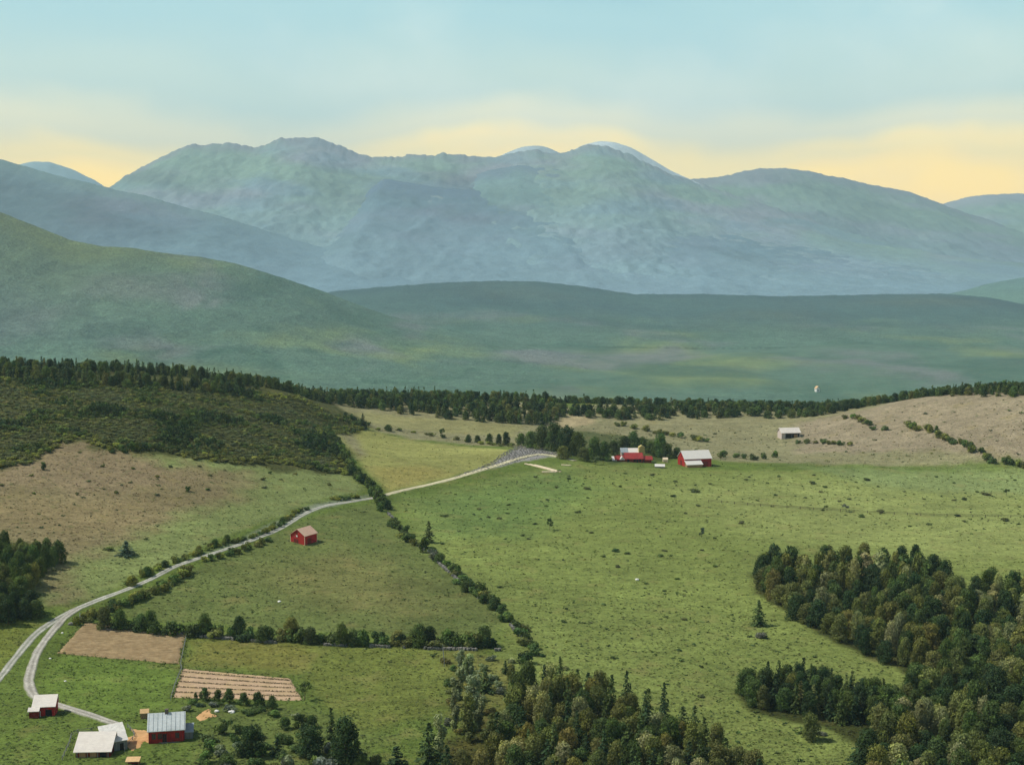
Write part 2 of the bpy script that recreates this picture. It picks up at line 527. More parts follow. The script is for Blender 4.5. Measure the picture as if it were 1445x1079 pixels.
# ------------------------------------------------------------------ ground sheet
REG = [  # polygon in photo pixels, colour, feather (m), edge wobble (m), noise amount
    # right pasture, brighter towards the back
    ([(545, 705), (800, 650), (1020, 662), (1445, 655), (1700, 655), (1700, 1300), (640, 1300), (700, 905), (600, 780)], G(124, 137, 76), 8, 6, 1),
    ([(900, 690), (1100, 668), (1445, 662), (1700, 662), (1700, 800), (1330, 800), (1050, 760)], G(146, 156, 95), 40, 10, .9),
    ([(1100, 655), (1445, 655), (1700, 655), (1700, 690), (1250, 690)], G(138, 155, 104), 16, 8, .7),
    ([(560, 700), (800, 655), (860, 690), (760, 760), (600, 760)], G(102, 128, 72), 25, 8, .7),
    # back heath, grey-tan
    ([(520, 560), (800, 575), (1100, 560), (1300, 530), (1700, 500), (1700, 650), (1445, 652), (1010, 650), (930, 640), (800, 635), (740, 632), (640, 625), (540, 610), (430, 565)], G(143, 140, 108), 5, 5, 1),
    ([(1120, 595), (1250, 570), (1445, 545), (1700, 545), (1700, 640), (1420, 650), (1330, 635), (1120, 640)], G(154, 142, 122), 8, 8, .9),
    ([(775, 590), (840, 583), (838, 600), (790, 604)], G(182, 166, 134), 4, 3, .8),
    ([(430, 562), (520, 580), (740, 600), (730, 618), (560, 604)], G(150, 148, 100), 6, 4, .7),
    # yellow field above the track
    ([(462, 606), (520, 603), (640, 628), (720, 634), (715, 650), (640, 672), (548, 694), (520, 670)], G(150, 152, 92), 3, 2, 1),
    ([(520, 660), (600, 655), (640, 668), (548, 694)], G(158, 146, 86), 8, 4, .6),
    ([(470, 606), (500, 606), (520, 640), (505, 650)], G(130, 124, 106), 5, 3, .7),
    # left hillside: green then brown
    ([(-300, 640), (0, 640), (200, 630), (480, 655), (520, 690), (430, 715), (250, 790), (120, 850), (-300, 900)], G(128, 140, 88), 4, 4, 1),
    ([(-300, 650), (100, 610), (240, 650), (370, 670), (350, 705), (260, 730), (170, 775), (95, 800), (110, 830), (150, 840), (50, 862), (20, 800), (-300, 760)], G(136, 124, 94), 14, 10, .95),
    ([(-300, 660), (100, 618), (230, 655), (300, 680), (150, 700), (60, 690), (-300, 700)], G(144, 128, 104), 14, 10, .7),
    ([(-300, 700), (150, 700), (250, 700), (180, 760), (60, 750)], G(142, 126, 94), 14, 10, .5),
    # scrub on the hill
    ([(-300, 500), (0, 525), (400, 545), (480, 575), (525, 602), (475, 615), (510, 665), (460, 672), (330, 655), (230, 645), (150, 640), (90, 620), (50, 652), (0, 665), (-300, 690)], G(80, 84, 48), 5, 8, 1),
    # barn field
    ([(160, 868), (250, 810), (340, 775), (440, 728), (530, 708), (600, 775), (715, 870), (700, 900), (400, 890)], G(106, 118, 68), 4, 3, 1),
    ([(330, 800), (480, 770), (560, 790), (670, 860), (560, 880), (400, 850)], G(122, 122, 76), 25, 10, .8),
    # hay meadow and lower fields
    ([(265, 893), (700, 912), (640, 940), (620, 1010), (500, 1040), (440, 985), (415, 955), (255, 940)], G(112, 122, 62), 4, 3, 1),
    ([(265, 900), (450, 910), (440, 950), (260, 935)], G(126, 124, 66), 6, 4, .8),
    ([(80, 925), (250, 940), (240, 990), (170, 1015), (60, 985), (55, 950)], G(110, 132, 62), 3, 3, 1),
    ([(-300, 880), (40, 870), (60, 880), (0, 955), (-300, 1000)], G(118, 128, 62), 4, 4, 1),
    ([(270, 990), (440, 995), (560, 1040), (500, 1100), (260, 1100), (265, 1040)], G(100, 112, 62), 8, 6, .8),
    # stony head of the track
    ([(640, 674), (690, 656), (716, 640), (734, 631), (775, 637), (800, 645), (770, 646), (720, 655)], G(150, 148, 150), 2, 2, 1),
    ([(240, 800), (330, 765), (430, 715), (470, 705), (520, 697), (520, 702), (440, 722), (330, 772)], G(140, 146, 138), 3, 2, .7),
    # woodland floors
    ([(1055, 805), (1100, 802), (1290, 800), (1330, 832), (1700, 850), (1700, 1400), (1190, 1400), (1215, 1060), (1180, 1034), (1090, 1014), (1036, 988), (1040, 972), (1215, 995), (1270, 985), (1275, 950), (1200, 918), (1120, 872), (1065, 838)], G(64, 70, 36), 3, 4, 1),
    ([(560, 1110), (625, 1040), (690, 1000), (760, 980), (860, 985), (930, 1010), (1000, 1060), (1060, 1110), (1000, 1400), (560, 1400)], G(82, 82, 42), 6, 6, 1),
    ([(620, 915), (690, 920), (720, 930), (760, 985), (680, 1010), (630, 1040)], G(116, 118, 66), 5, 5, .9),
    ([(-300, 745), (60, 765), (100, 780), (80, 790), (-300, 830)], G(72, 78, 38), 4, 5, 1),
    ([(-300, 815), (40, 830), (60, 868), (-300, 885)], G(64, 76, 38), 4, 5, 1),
    ([(740, 620), (800, 605), (940, 620), (950, 650), (870, 655), (800, 645)], G(72, 86, 46), 3, 3, .8),
]
def ground_colour(x, y):
    c = np.tile(G(102, 120, 58), (len(x), 1))
    w1, w2 = fbm(x / 14, y / 14, 3, 21), fbm(x / 14 + 50, y / 14, 3, 27)
    near = y < 1400
    for poly, col, fe, wob, amt in REG:
        P = wpoly(poly)
        s = np.full(len(x), -1e9)
        s[near] = sdist(P, x[near] + w1[near] * wob, y[near] + w2[near] * wob * 2)
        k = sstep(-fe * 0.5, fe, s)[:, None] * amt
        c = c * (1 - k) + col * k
    k = sstep(1060, 1250, y)[:, None]
    return c * (1 - k) + valley(x, y) * k
def valley(x, y):
    """valley beyond the ridge: meadow, woods, mauve clearings"""
    v = np.tile(np.array([0.085, 0.150, 0.095]), (len(x), 1))
    for sx, sy, sd, lo, hi, col, amt in ((620, 900, 41, -.05, .4, (0.165, 0.215, 0.075), .9), (520, 800, 44, .0, .35, (0.15, 0.165, 0.15), .85),
                                         (480, 600, 47, .02, .35, (0.045, 0.10, 0.06), .75), (160, 300, 51, .05, .4, (0.05, 0.11, 0.06), .55)):
        n = sstep(lo, hi, fbm(x / sx + 0.4 * fbm(x / sx, y / sy, 2, sd + 9), y / sy, 4, sd))[:, None] * amt
        v = v * (1 - n) + np.array(col) * n
    return v

pys = np.arange(1180, 547, -2.0)
rows = np.concatenate([[-200, -50, 80, 160, 220, 255], 238900 / (pys - HZ)])
far_rows = [rows[-1]]
while far_rows[-1] < 21500:
    far_rows.append(far_rows[-1] * 1.022 + 2)
rows = np.concatenate([rows, far_rows[1:]])
us = np.concatenate([-np.geomspace(1.5, 0.52, 24), np.linspace(-0.5, 0.5, 560), np.geomspace(0.52, 1.5, 24)])
YY = np.repeat(rows[:, None], len(us), 1)
XX = us[None] * np.maximum(YY, 420)
ZZ = land(XX, YY)
ny, nx = YY.shape
def grid_faces(ny, nx):
    i = np.arange((ny - 1) * nx).reshape(ny - 1, nx)[:, :-1].ravel()
    return np.stack([i, i + 1, i + nx + 1, i + nx], 1)
V = np.stack([XX.ravel(), YY.ravel(), ZZ.ravel()], 1)
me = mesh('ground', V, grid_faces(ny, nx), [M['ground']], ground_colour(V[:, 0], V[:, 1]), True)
obj('ground', me, kind='structure', label='rolling farmland of pastures and heath falling to a hazy wooded valley')

# ------------------------------------------------------------------ hills and mountains
def mountain(name, label, crest, D, front, back, cols, mat='mountain', nx=420, nf=90, nb=24, jag=1.2, spur=0.07, spurw=1200, seed=0, power=1.35, base=FLOOR, bend=0, fade=None):
    c = np.array(crest, float)
    px = np.linspace(c[0, 0], c[-1, 0], nx)
    py = np.interp(px, c[:, 0], c[:, 1])
    ker = np.hanning(max(5, int(nx * 20 / (c[-1, 0] - c[0, 0])) | 1))
    ker /= ker.sum()
    py = np.convolve(np.pad(py, len(ker) // 2, mode='edge'), ker, mode='valid')
    jg = fbm(px / 24, px * 0, 5, seed + 60, 0.72) * jag * 2.6 * D / F
    pts = [at_y(a, b, D) for a, b in zip(px, py)]
    xc = np.array([q[0] for q in pts])
    zc = np.array([q[2] for q in pts])
    s = np.concatenate([np.linspace(1, 0, nf), -np.linspace(0, 1, nb)[1:]])
    Sg, Xg = np.meshgrid(s, xc, indexing='ij')
    Zc = np.broadcast_to(zc, Sg.shape)
    Jg = np.broadcast_to(jg, Sg.shape)
    f = np.abs(Sg)
    yg = D - np.where(Sg > 0, Sg * front, Sg * back)
    warp = fbm(Xg / spurw * 0.6, f * 1.3, 3, seed + 3)
    rd = ridged(Xg / spurw + warp * 0.9 + bend * Sg, f * 1.6 + warp * 0.4, 4, seed)
    prof = (1 - f) ** power
    rel = np.maximum(Zc - base, 40)
    z = base + (Zc - base) * prof + rel * spur * (rd - 0.55) * (4 * f * (1 - f)) ** 0.8
    z = z + rel * 0.03 * fbm(Xg / 160, yg / 160, 3, seed + 9) * sstep(0, 0.08, f)
    z = z + Jg * np.exp(-f * 26)
    z = np.minimum(z, CAMZ + (Zc - CAMZ) * (yg / D) + Jg * np.exp(-f * 26) - 2 * (f > 0))
    z[0] = base - 30
    z[-1] = base - 30
    V = np.stack([Xg.ravel(), yg.ravel(), z.ravel()], 1)
    h = ((z - base) / rel).ravel()
    base_c, c2, c3, top, h0 = cols[:5]
    X, Yv = V[:, 0], V[:, 1]
    n1 = sstep(-0.15, 0.45, fbm(X / 1400, V[:, 2] / 420 + Yv / 4000, 3, seed + 30))[:, None]
    n2 = sstep(-0.05, 0.45, fbm(X / 1100 + 9, V[:, 2] / 300 + Yv / 3000, 3, seed + 35))[:, None]
    col = np.tile(np.array(base_c), (len(V), 1))
    col = col * (1 - n1 * .75) + np.array(c2) * n1 * .75
    col = col * (1 - n2 * .7) + np.array(c3) * n2 * .7
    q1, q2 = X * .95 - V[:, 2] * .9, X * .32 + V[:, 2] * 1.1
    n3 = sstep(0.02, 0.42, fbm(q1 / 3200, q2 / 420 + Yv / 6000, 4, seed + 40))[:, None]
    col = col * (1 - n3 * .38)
    kt = (sstep(h0, h0 + 0.16, h + 0.10 * fbm(X / 300, Yv / 300, 3, seed + 50)))[:, None]
    col = col * (1 - kt * .8) + np.array(top) * kt * .8
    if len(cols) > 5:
        kl = (1 - sstep(0.14, 0.80, h + 0.14 * fbm(X / 900, Yv / 1500, 3, seed + 57)))[:, None]  # valley mist painted on: lower slopes blend to a misty blue
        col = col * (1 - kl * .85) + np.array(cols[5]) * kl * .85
    if fade:  # ridge end fades to a painted mist colour, hill end to the valley's
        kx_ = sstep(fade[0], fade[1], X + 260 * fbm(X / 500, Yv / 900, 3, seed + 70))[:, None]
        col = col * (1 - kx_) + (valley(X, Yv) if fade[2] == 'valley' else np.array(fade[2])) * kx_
    if mat == 'hill':
        kf = (1 - sstep(0.06, 0.55, h + 0.15 * fbm(X / 260, Yv / 500, 3, seed + 55)))[:, None]
        col = col * (1 - kf) + valley(X, Yv) * kf
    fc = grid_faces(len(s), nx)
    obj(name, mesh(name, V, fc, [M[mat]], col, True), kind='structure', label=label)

GREEN, MAUVE, BLUE, ROCK = (0.19, 0.295, 0.205), (0.25, 0.24, 0.295), (0.145, 0.235, 0.275), (0.26, 0.27, 0.29)  # mountain colours hold painted distance haze: forest tones shifted pale and blue
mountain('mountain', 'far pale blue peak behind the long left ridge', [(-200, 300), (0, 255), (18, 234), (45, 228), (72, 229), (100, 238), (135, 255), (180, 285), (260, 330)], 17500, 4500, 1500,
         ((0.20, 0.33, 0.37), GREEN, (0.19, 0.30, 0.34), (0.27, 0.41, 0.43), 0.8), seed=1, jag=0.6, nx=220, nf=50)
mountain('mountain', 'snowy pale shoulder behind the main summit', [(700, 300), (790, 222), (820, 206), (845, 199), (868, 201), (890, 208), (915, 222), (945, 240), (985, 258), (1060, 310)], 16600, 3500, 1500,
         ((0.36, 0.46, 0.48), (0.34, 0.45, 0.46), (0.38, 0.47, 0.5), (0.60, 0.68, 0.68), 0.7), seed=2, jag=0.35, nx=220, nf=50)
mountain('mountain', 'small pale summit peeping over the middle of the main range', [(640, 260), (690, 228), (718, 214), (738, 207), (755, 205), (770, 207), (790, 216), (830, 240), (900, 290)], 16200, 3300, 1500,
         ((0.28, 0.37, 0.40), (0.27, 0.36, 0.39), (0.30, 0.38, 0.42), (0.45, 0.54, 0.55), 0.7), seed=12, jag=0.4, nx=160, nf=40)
mountain('mountain', 'low mountain leaving the right edge of the range', [(1180, 345), (1260, 315), (1330, 289), (1355, 281), (1385, 275), (1445, 273), (1520, 276), (1700, 260), (1850, 300)], 18300, 5000, 1500,
         (GREEN, MAUVE, BLUE, ROCK, 0.8), seed=3, nx=260)
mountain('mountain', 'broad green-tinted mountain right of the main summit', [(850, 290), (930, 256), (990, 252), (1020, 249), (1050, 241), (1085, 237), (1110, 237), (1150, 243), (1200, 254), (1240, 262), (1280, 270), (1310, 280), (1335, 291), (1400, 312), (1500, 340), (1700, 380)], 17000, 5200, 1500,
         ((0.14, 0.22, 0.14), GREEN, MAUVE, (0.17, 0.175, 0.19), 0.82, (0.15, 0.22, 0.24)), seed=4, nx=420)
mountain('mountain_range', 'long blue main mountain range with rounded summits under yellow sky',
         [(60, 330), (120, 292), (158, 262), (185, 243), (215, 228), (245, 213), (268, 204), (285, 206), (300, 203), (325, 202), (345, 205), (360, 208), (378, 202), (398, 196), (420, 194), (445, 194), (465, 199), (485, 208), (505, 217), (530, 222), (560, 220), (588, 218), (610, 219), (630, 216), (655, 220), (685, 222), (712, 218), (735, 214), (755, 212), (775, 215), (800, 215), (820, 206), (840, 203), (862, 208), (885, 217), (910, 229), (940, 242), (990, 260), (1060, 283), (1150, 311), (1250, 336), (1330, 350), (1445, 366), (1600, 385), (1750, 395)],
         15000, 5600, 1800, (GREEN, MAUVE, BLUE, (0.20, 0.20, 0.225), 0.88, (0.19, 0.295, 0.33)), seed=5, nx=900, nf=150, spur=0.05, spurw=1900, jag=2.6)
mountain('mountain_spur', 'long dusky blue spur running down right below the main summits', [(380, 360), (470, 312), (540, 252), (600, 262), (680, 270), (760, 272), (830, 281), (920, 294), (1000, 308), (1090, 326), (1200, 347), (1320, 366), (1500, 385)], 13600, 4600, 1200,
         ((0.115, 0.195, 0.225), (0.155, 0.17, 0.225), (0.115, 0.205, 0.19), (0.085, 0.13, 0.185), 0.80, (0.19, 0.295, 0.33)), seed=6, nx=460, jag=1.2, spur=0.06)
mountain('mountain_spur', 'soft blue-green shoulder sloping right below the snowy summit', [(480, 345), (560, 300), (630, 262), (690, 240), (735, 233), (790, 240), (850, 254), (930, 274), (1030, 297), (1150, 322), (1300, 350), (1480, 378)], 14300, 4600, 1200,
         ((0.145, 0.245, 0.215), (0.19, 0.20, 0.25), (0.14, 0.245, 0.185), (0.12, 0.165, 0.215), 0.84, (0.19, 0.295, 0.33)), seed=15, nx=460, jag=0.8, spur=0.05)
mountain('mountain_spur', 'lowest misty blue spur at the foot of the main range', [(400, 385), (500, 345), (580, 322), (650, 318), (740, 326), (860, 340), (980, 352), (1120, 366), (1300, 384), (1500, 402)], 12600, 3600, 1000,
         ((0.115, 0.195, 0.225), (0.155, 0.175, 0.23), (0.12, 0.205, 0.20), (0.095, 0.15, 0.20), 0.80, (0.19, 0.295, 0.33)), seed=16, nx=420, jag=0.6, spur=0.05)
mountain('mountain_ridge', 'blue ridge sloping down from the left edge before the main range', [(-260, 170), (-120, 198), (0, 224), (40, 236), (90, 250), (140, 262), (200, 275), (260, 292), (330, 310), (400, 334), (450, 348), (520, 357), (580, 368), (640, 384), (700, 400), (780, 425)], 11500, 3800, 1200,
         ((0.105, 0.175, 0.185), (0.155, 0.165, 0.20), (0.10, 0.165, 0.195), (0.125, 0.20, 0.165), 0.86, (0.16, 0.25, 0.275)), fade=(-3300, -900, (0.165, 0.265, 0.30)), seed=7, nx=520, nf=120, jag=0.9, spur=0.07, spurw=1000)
mountain('foothill', 'pale green foothill at the right edge behind the wooded plain', [(1180, 440), (1290, 430), (1350, 414), (1390, 401), (1445, 391), (1520, 380), (1700, 370), (1850, 400)], 9400, 2600, 800,
         ((0.10, 0.19, 0.14), (0.11, 0.20, 0.12), (0.09, 0.17, 0.15), (0.10, 0.18, 0.14), 0.9), 'hill', seed=8, nx=240, nf=60, jag=0.4, spur=0.15)
mountain('wooded_hill', 'low dark wooded hill in the middle of the valley', [(250, 450), (380, 427), (470, 411), (560, 403), (640, 398), (700, 396), (760, 397), (830, 405), (895, 415), (1000, 415), (1100, 418), (1200, 416), (1330, 414), (1400, 420), (1445, 430), (1600, 438), (1800, 450)], 7600, 2600, 900,
         ((0.055, 0.11, 0.085), (0.045, 0.09, 0.085), (0.075, 0.10, 0.06), (0.040, 0.085, 0.075), 0.80), 'hill', seed=9, nx=560, nf=90, jag=0.7, spur=0.08, spurw=600, power=1.1)
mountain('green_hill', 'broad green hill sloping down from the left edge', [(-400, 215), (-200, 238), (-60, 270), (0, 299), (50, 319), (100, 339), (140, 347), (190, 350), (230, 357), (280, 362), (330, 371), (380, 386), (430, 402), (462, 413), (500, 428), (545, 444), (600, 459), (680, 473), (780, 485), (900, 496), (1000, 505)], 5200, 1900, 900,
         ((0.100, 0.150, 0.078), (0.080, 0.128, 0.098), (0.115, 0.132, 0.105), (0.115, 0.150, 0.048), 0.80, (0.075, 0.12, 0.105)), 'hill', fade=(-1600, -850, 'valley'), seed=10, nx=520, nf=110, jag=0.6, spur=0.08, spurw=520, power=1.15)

# the air: far things fade to blue
m = bpy.data.materials.new('haze')
m.use_nodes = True
t = m.node_tree
t.nodes.clear()
mo = N(t, 'ShaderNodeOutputMaterial')
pv = N(t, 'ShaderNodeVolumePrincipled')
pv.inputs['Color'].default_value = (0.52, 0.77, 0.90, 1)
pv.inputs['Density'].default_value = 5.6e-5
t.links.new(pv.outputs[0], mo.inputs['Volume'])
hz = MB().box(-33500, 33500, -240, 22300, -380, 1560).build('haze', m, kind='stuff')

# ------------------------------------------------------------------ roads and fields
def catmull(p, n=8):
    p = [np.array(q, float) for q in p]
    p = [2 * p[0] - p[1]] + p + [2 * p[-1] - p[-2]]
    r = []
    for i in range(1, len(p) - 2):
        for k in range(n):
            u = k / n
            r.append(0.5 * (2 * p[i] + (p[i + 1] - p[i - 1]) * u + (2 * p[i - 1] - 5 * p[i] + 4 * p[i + 1] - p[i + 2]) * u * u + (3 * p[i] - p[i - 1] - 3 * p[i + 1] + p[i + 2]) * u ** 3))
    r.append(p[-2])
    return np.array(r)
def road(name, label, pts, w, lift, rut, mid, edge, wend=None):
    c = catmull([ground(*q) for q in pts], 10)
    # even spacing
    d = np.concatenate([[0], np.cumsum(np.hypot(*np.diff(c, axis=0).T))])
    k = max(int(d[-1] / 2.5), 4)
    q = np.linspace(0, d[-1], k)
    c = np.stack([np.interp(q, d, c[:, i]) for i in (0, 1)], 1)
    tg = np.gradient(c, axis=0)
    tg /= np.hypot(*tg.T)[:, None]
    nrm = np.stack([-tg[:, 1], tg[:, 0]], 1)
    a = np.linspace(-1, 1, 11)
    ws = np.linspace(w, wend or w, k) * (1 + 0.30 * fbm(q / 14, q * 0, 4, 71))
    P = c[:, None] + nrm[:, None] * (a[None, :, None] * ws[:, None, None] / 2)
    x, y = P[..., 0], P[..., 1]
    z = land(x, y) + lift - 0.22 * (np.abs(a)[None] > 0.95)
    rw = np.exp(-((np.abs(a)[None] - 0.45 + 0.1 * fbm(q / 9, q * 0, 2, 77)[:, None]) / 0.24) ** 2)
    n = fbm(x / 3.0, y / 3.0, 3, 73)
    col = np.array(mid)[None, None] * (1 - rw[..., None]) + np.array(rut)[None, None] * rw[..., None]
    e = sstep(0.72, 1.0, np.abs(a)[None] + n * 0.35)[..., None]
    col = (col * (1 - e) + np.array(edge) * e) * (1 + 0.30 * n[..., None] + 0.22 * fbm(x / 14, y / 14, 2, 75)[..., None])
    V = np.stack([x.ravel(), y.ravel(), z.ravel()], 1)
    o = obj(name, mesh(name, V, grid_faces(k, 11), [M['track']], col.reshape(-1, 3), True), kind='structure', label=label)
    return c
M['track'] = attr_mat('gravel_track', [(0.5, 0.22, None), (2.0, 0.30, None)], 0, (1.5, 0.5, 0.1))
GRAV, VERGE = G(205, 200, 190), G(104, 122, 66)
main_pts = [(-60, 1005), (-20, 975), (0, 956), (20, 930), (45, 900), (70, 880), (100, 863), (140, 846), (180, 831), (215, 816), (250, 798), (300, 781), (350, 764), (395, 746), (428, 726), (458, 714), (500, 707), (535, 701)]
ROADC = road('gravel_road', 'pale gravel road curving up past the red barn', main_pts, 2.7, 0.14, G(196, 194, 190), G(146, 150, 138), VERGE, 3.0)
road('farm_track', 'narrow pale track running on to the stony rise', [(535, 701), (560, 694), (600, 685), (650, 672), (700, 657), (735, 646), (762, 641), (785, 644), (812, 650)], 3.2, 0.20, G(214, 206, 178), G(202, 196, 168), VERGE, 4.5)
road('farm_lane', 'gravel lane curving down to the farmyard', [(112, 858), (92, 871), (72, 893), (54, 918), (45, 942), (41, 965), (52, 985), (80, 994), (112, 1004), (142, 1014), (168, 1023)], 2.7, 0.22, G(198, 194, 188), G(164, 160, 154), VERGE, 3.2)

def patch(name, label, pts, mat, lift=0.10, n=26, wave=None, parent=None, wob=1.0, **kw):
    """a four-cornered or free sheet draped on the land"""
    P = wpoly(pts)
    if len(P) == 4:
        u, v = np.meshgrid(np.linspace(0, 1, wave[1] if wave else n), np.linspace(0, 1, wave[0] if wave else n), indexing='xy')
        e = fbm(u * 9 + v * 3, v * 9, 3, 81) * 0.022
        u2, v2 = u + e, v + e
        q = P[0] * ((1 - u2) * (1 - v2))[..., None] + P[1] * (u2 * (1 - v2))[..., None] + P[2] * (u2 * v2)[..., None] + P[3] * ((1 - u2) * v2)[..., None]
        x, y = q[..., 0], q[..., 1]
        z = land(x, y) + lift
        if wave:
            z = z + wave[2] * np.cos(v * 2 * np.pi * wave[3]) + fbm(x / 1.5, y / 1.5, 2, 83) * 0.05
        edge = (u <= 0) | (u >= 1) | (v <= 0) | (v >= 1)
        z = np.where(edge, land(x, y) - 0.1, z)
        V = np.stack([x.ravel(), y.ravel(), z.ravel()], 1)
        f = grid_faces(*u.shape)
    else:
        k = 60
        c = P.mean(0)
        ring = catmull(list(P) + [P[0]], 6)[:-1]
        fr = np.linspace(0, 1, 7)[1:]
        ang = np.arange(len(ring))
        V = [(c[0], c[1])]
        for r_ in fr:
            w_ = 1 + wob * 0.10 * np.array([rnd.uniform(-1, 1) for _ in ring]) * (r_ > 0.9)
            V += list(c + (ring - c) * (r_ * w_)[:, None])
        V = np.array(V)
        z = land(V[:, 0], V[:, 1]) + lift
        z[-len(ring):] -= lift + 0.06
        V = np.concatenate([V, z[:, None]], 1)
        m_ = len(ring)
        tri = np.array([(0, 1 + i, 1 + (i + 1) % m_) for i in range(m_)])
        quads = np.array([(1 + j * m_ + i, 1 + (j + 1) * m_ + i, 1 + (j + 1) * m_ + (i + 1) % m_, 1 + j * m_ + (i + 1) % m_) for j in range(5) for i in range(m_)])
        f = [tri, quads]
    return obj(name, mesh(name, V, f, [M[mat]], None, True), parent, kind='structure', label=label, **kw)
patch('ploughed_field', 'brown ploughed field with fine furrows beside the lane', [(80, 921), (253, 937), (263, 893), (118, 879)], 'soil', 0.22, wave=(190, 50, 0.26, 18))
sf = patch('striped_field', 'pale tan field with dark crop rows across it', [(243, 984), (428, 988), (410, 957), (257, 943)], 'tilled', 0.18, wave=(60, 60, 0.04, 12))
patch('farmyard', 'bare orange earth of the farmyard between the buildings', [(176, 1046), (184, 1058), (197, 1055), (203, 1046), (211, 1047), (209, 1030), (196, 1029), (184, 1027), (189, 1036), (180, 1040)], 'bare', 0.12)
patch('bare_earth', 'orange patch of bare earth right of the grey-roofed house', [(275, 1012), (283, 1017), (294, 1013), (308, 1010), (298, 1006), (297, 1000), (290, 1001), (284, 1005)], 'bare', 0.12)
# ------------------------------------------------------------------ plants
def leaf_quads(P, Nn, size, rr, flat=0.66):
    """leaf sprays: a diamond per point"""
    n = len(P)
    rv = rr.normal(size=(n, 3))
    nn = Nn * flat + rv * (1 - flat) * 0.8
    nn /= np.linalg.norm(nn, axis=1)[:, None] + 1e-9
    a = np.cross(nn, rr.normal(size=(n, 3)))
    a /= np.linalg.norm(a, axis=1)[:, None] + 1e-9
    b = np.cross(nn, a)
    s = (size * rr.uniform(0.6, 1.3, n))[:, None]
    k = (s * rr.uniform(-0.25, 0.25, n)[:, None]) * nn
    V = np.stack([P - a * s * 0.6, P + b * s * 0.38 + k, P + a * s * 0.6, P - b * s * 0.38 + k], 1).reshape(-1, 3)
    return V, np.arange(4 * n).reshape(n, 4)
def lobes_crown(lobes, n, size, rr, olive=0.2, fill=0.8):
    """sprays spread through a set of leafy lobes"""
    vol = np.array([l[1][0] * l[1][2] for l in lobes])
    cnt = np.maximum((n * vol / vol.sum()).astype(int), 3)
    Ps, Ns, Ts = [], [], []
    for (c, r), k in zip(lobes, cnt):
        d = rr.normal(size=(k, 3))
        d /= np.linalg.norm(d, axis=1)[:, None]
        rad = rr.uniform(fill ** 3, 1.08, k) ** (1 / 3)
        Ps.append(np.array(c) + d * np.array(r) * rad[:, None])
        Ns.append(d)
        base = np.array([1, 1, 1]) * rr.uniform(0.72, 1.28)
        if rr.random() < olive:
            base = base * np.array([1.42, 1.42, 1.15])
        tt = base[None] * rr.uniform(0.75, 1.3, k)[:, None]
        Ts.append(tt)
    P, Nn, T = np.concatenate(Ps), np.concatenate(Ns), np.concatenate(Ts)
    V, f = leaf_quads(P, Nn, size, rr)
    return V, f, np.repeat(T, 4, 0)
def broad_lobes(h, w, rr, n=11, low=0.22, top=1.0):
    L = []
    for i in range(n):
        zf = low + (1 - low) * (i + 0.5) / n
        prof = max(0.05, math.sin(math.pi * min(1, 0.16 + 0.80 * zf))) ** 0.65
        an = i * 2.4 + rr.uniform(-.5, .5)
        rad = w / 2 * prof * rr.uniform(0.35, 0.72)
        s = w * rr.uniform(0.13, 0.23)
        L.append(((math.cos(an) * rad, math.sin(an) * rad, h * zf - s * 0.4), (s, s, s * rr.uniform(0.7, 1.0))))
    L.append(((0, 0, h * 0.55), (w * .26, w * .26, h * .26)))
    L.append(((rr.uniform(-.4, .4), rr.uniform(-.4, .4), h * 0.9), (w * .17, w * .17, h * .13)))
    return L
def trunk(h, r, rr, limbs=5, spread=1.5, low=0.25, sides=6):
    b = MB()
    p = Vector((0, 0, -0.5))
    prev, pr = p, r * 1.25
    for k in range(1, 5):
        q = Vector((rr.uniform(-.12, .12) * k, rr.uniform(-.12, .12) * k, h * 0.85 * k / 4))
        r2 = r * (1 - 0.21 * k)
        b.bar(prev, q, pr, sides, r2)
        prev, pr = q, r2
    for i in range(limbs):
        z0 = h * (low + 0.5 * i / limbs)
        an = i * 2.4 + rr.uniform(-.4, .4)
        e = Vector((math.cos(an) * spread, math.sin(an) * spread, z0 + h * 0.2))
        b.bar((0, 0, z0), e, r * 0.45, 4, r * 0.14)
    return b
def mb_mesh(b, name, mat):
    me = bpy.data.meshes.new(name)
    me.from_pydata(b.v, [], b.f)
    me.materials.append(mat)
    return me
def spruce_crown(h, w, rr, dens=1.0, low=0.07):
    Ps, Ns, Ts = [], [], []
    nz_ = int(h * 2.1 * dens)
    for i in range(nz_):
        zf = low + (1 - low) * i / nz_
        r = w / 2 * (1 - zf) ** 0.85 * rr.uniform(0.72, 1.18) + 0.12
        nb_ = max(4, int(10 * dens * (0.35 + 0.65 * (1 - zf))))
        for j in range(nb_):
            an = rr.uniform(0, 2 * math.pi)
            rb = r * rr.uniform(0.75, 1.15)
            tt = rr.uniform(0.6, 1.25)
            for k in range(max(2, int(rb * 2.2))):
                fr = (k + 0.8) / max(2, int(rb * 2.2))
                d = fr * rb
                Ps.append((math.cos(an) * d, math.sin(an) * d, h * zf - d * 0.28 + rr.uniform(-.15, .15)))
                Ns.append((math.cos(an) * 0.45, math.sin(an) * 0.45, 0.8))
                Ts.append(tt * (0.85 + 0.3 * fr))
    V, f = leaf_quads(np.array(Ps), np.array(Ns), 0.78, rr, 0.6)
    T = np.array(Ts)[:, None] * np.array([1, 1, 1])[None]
    return V, f, np.repeat(T, 4, 0)

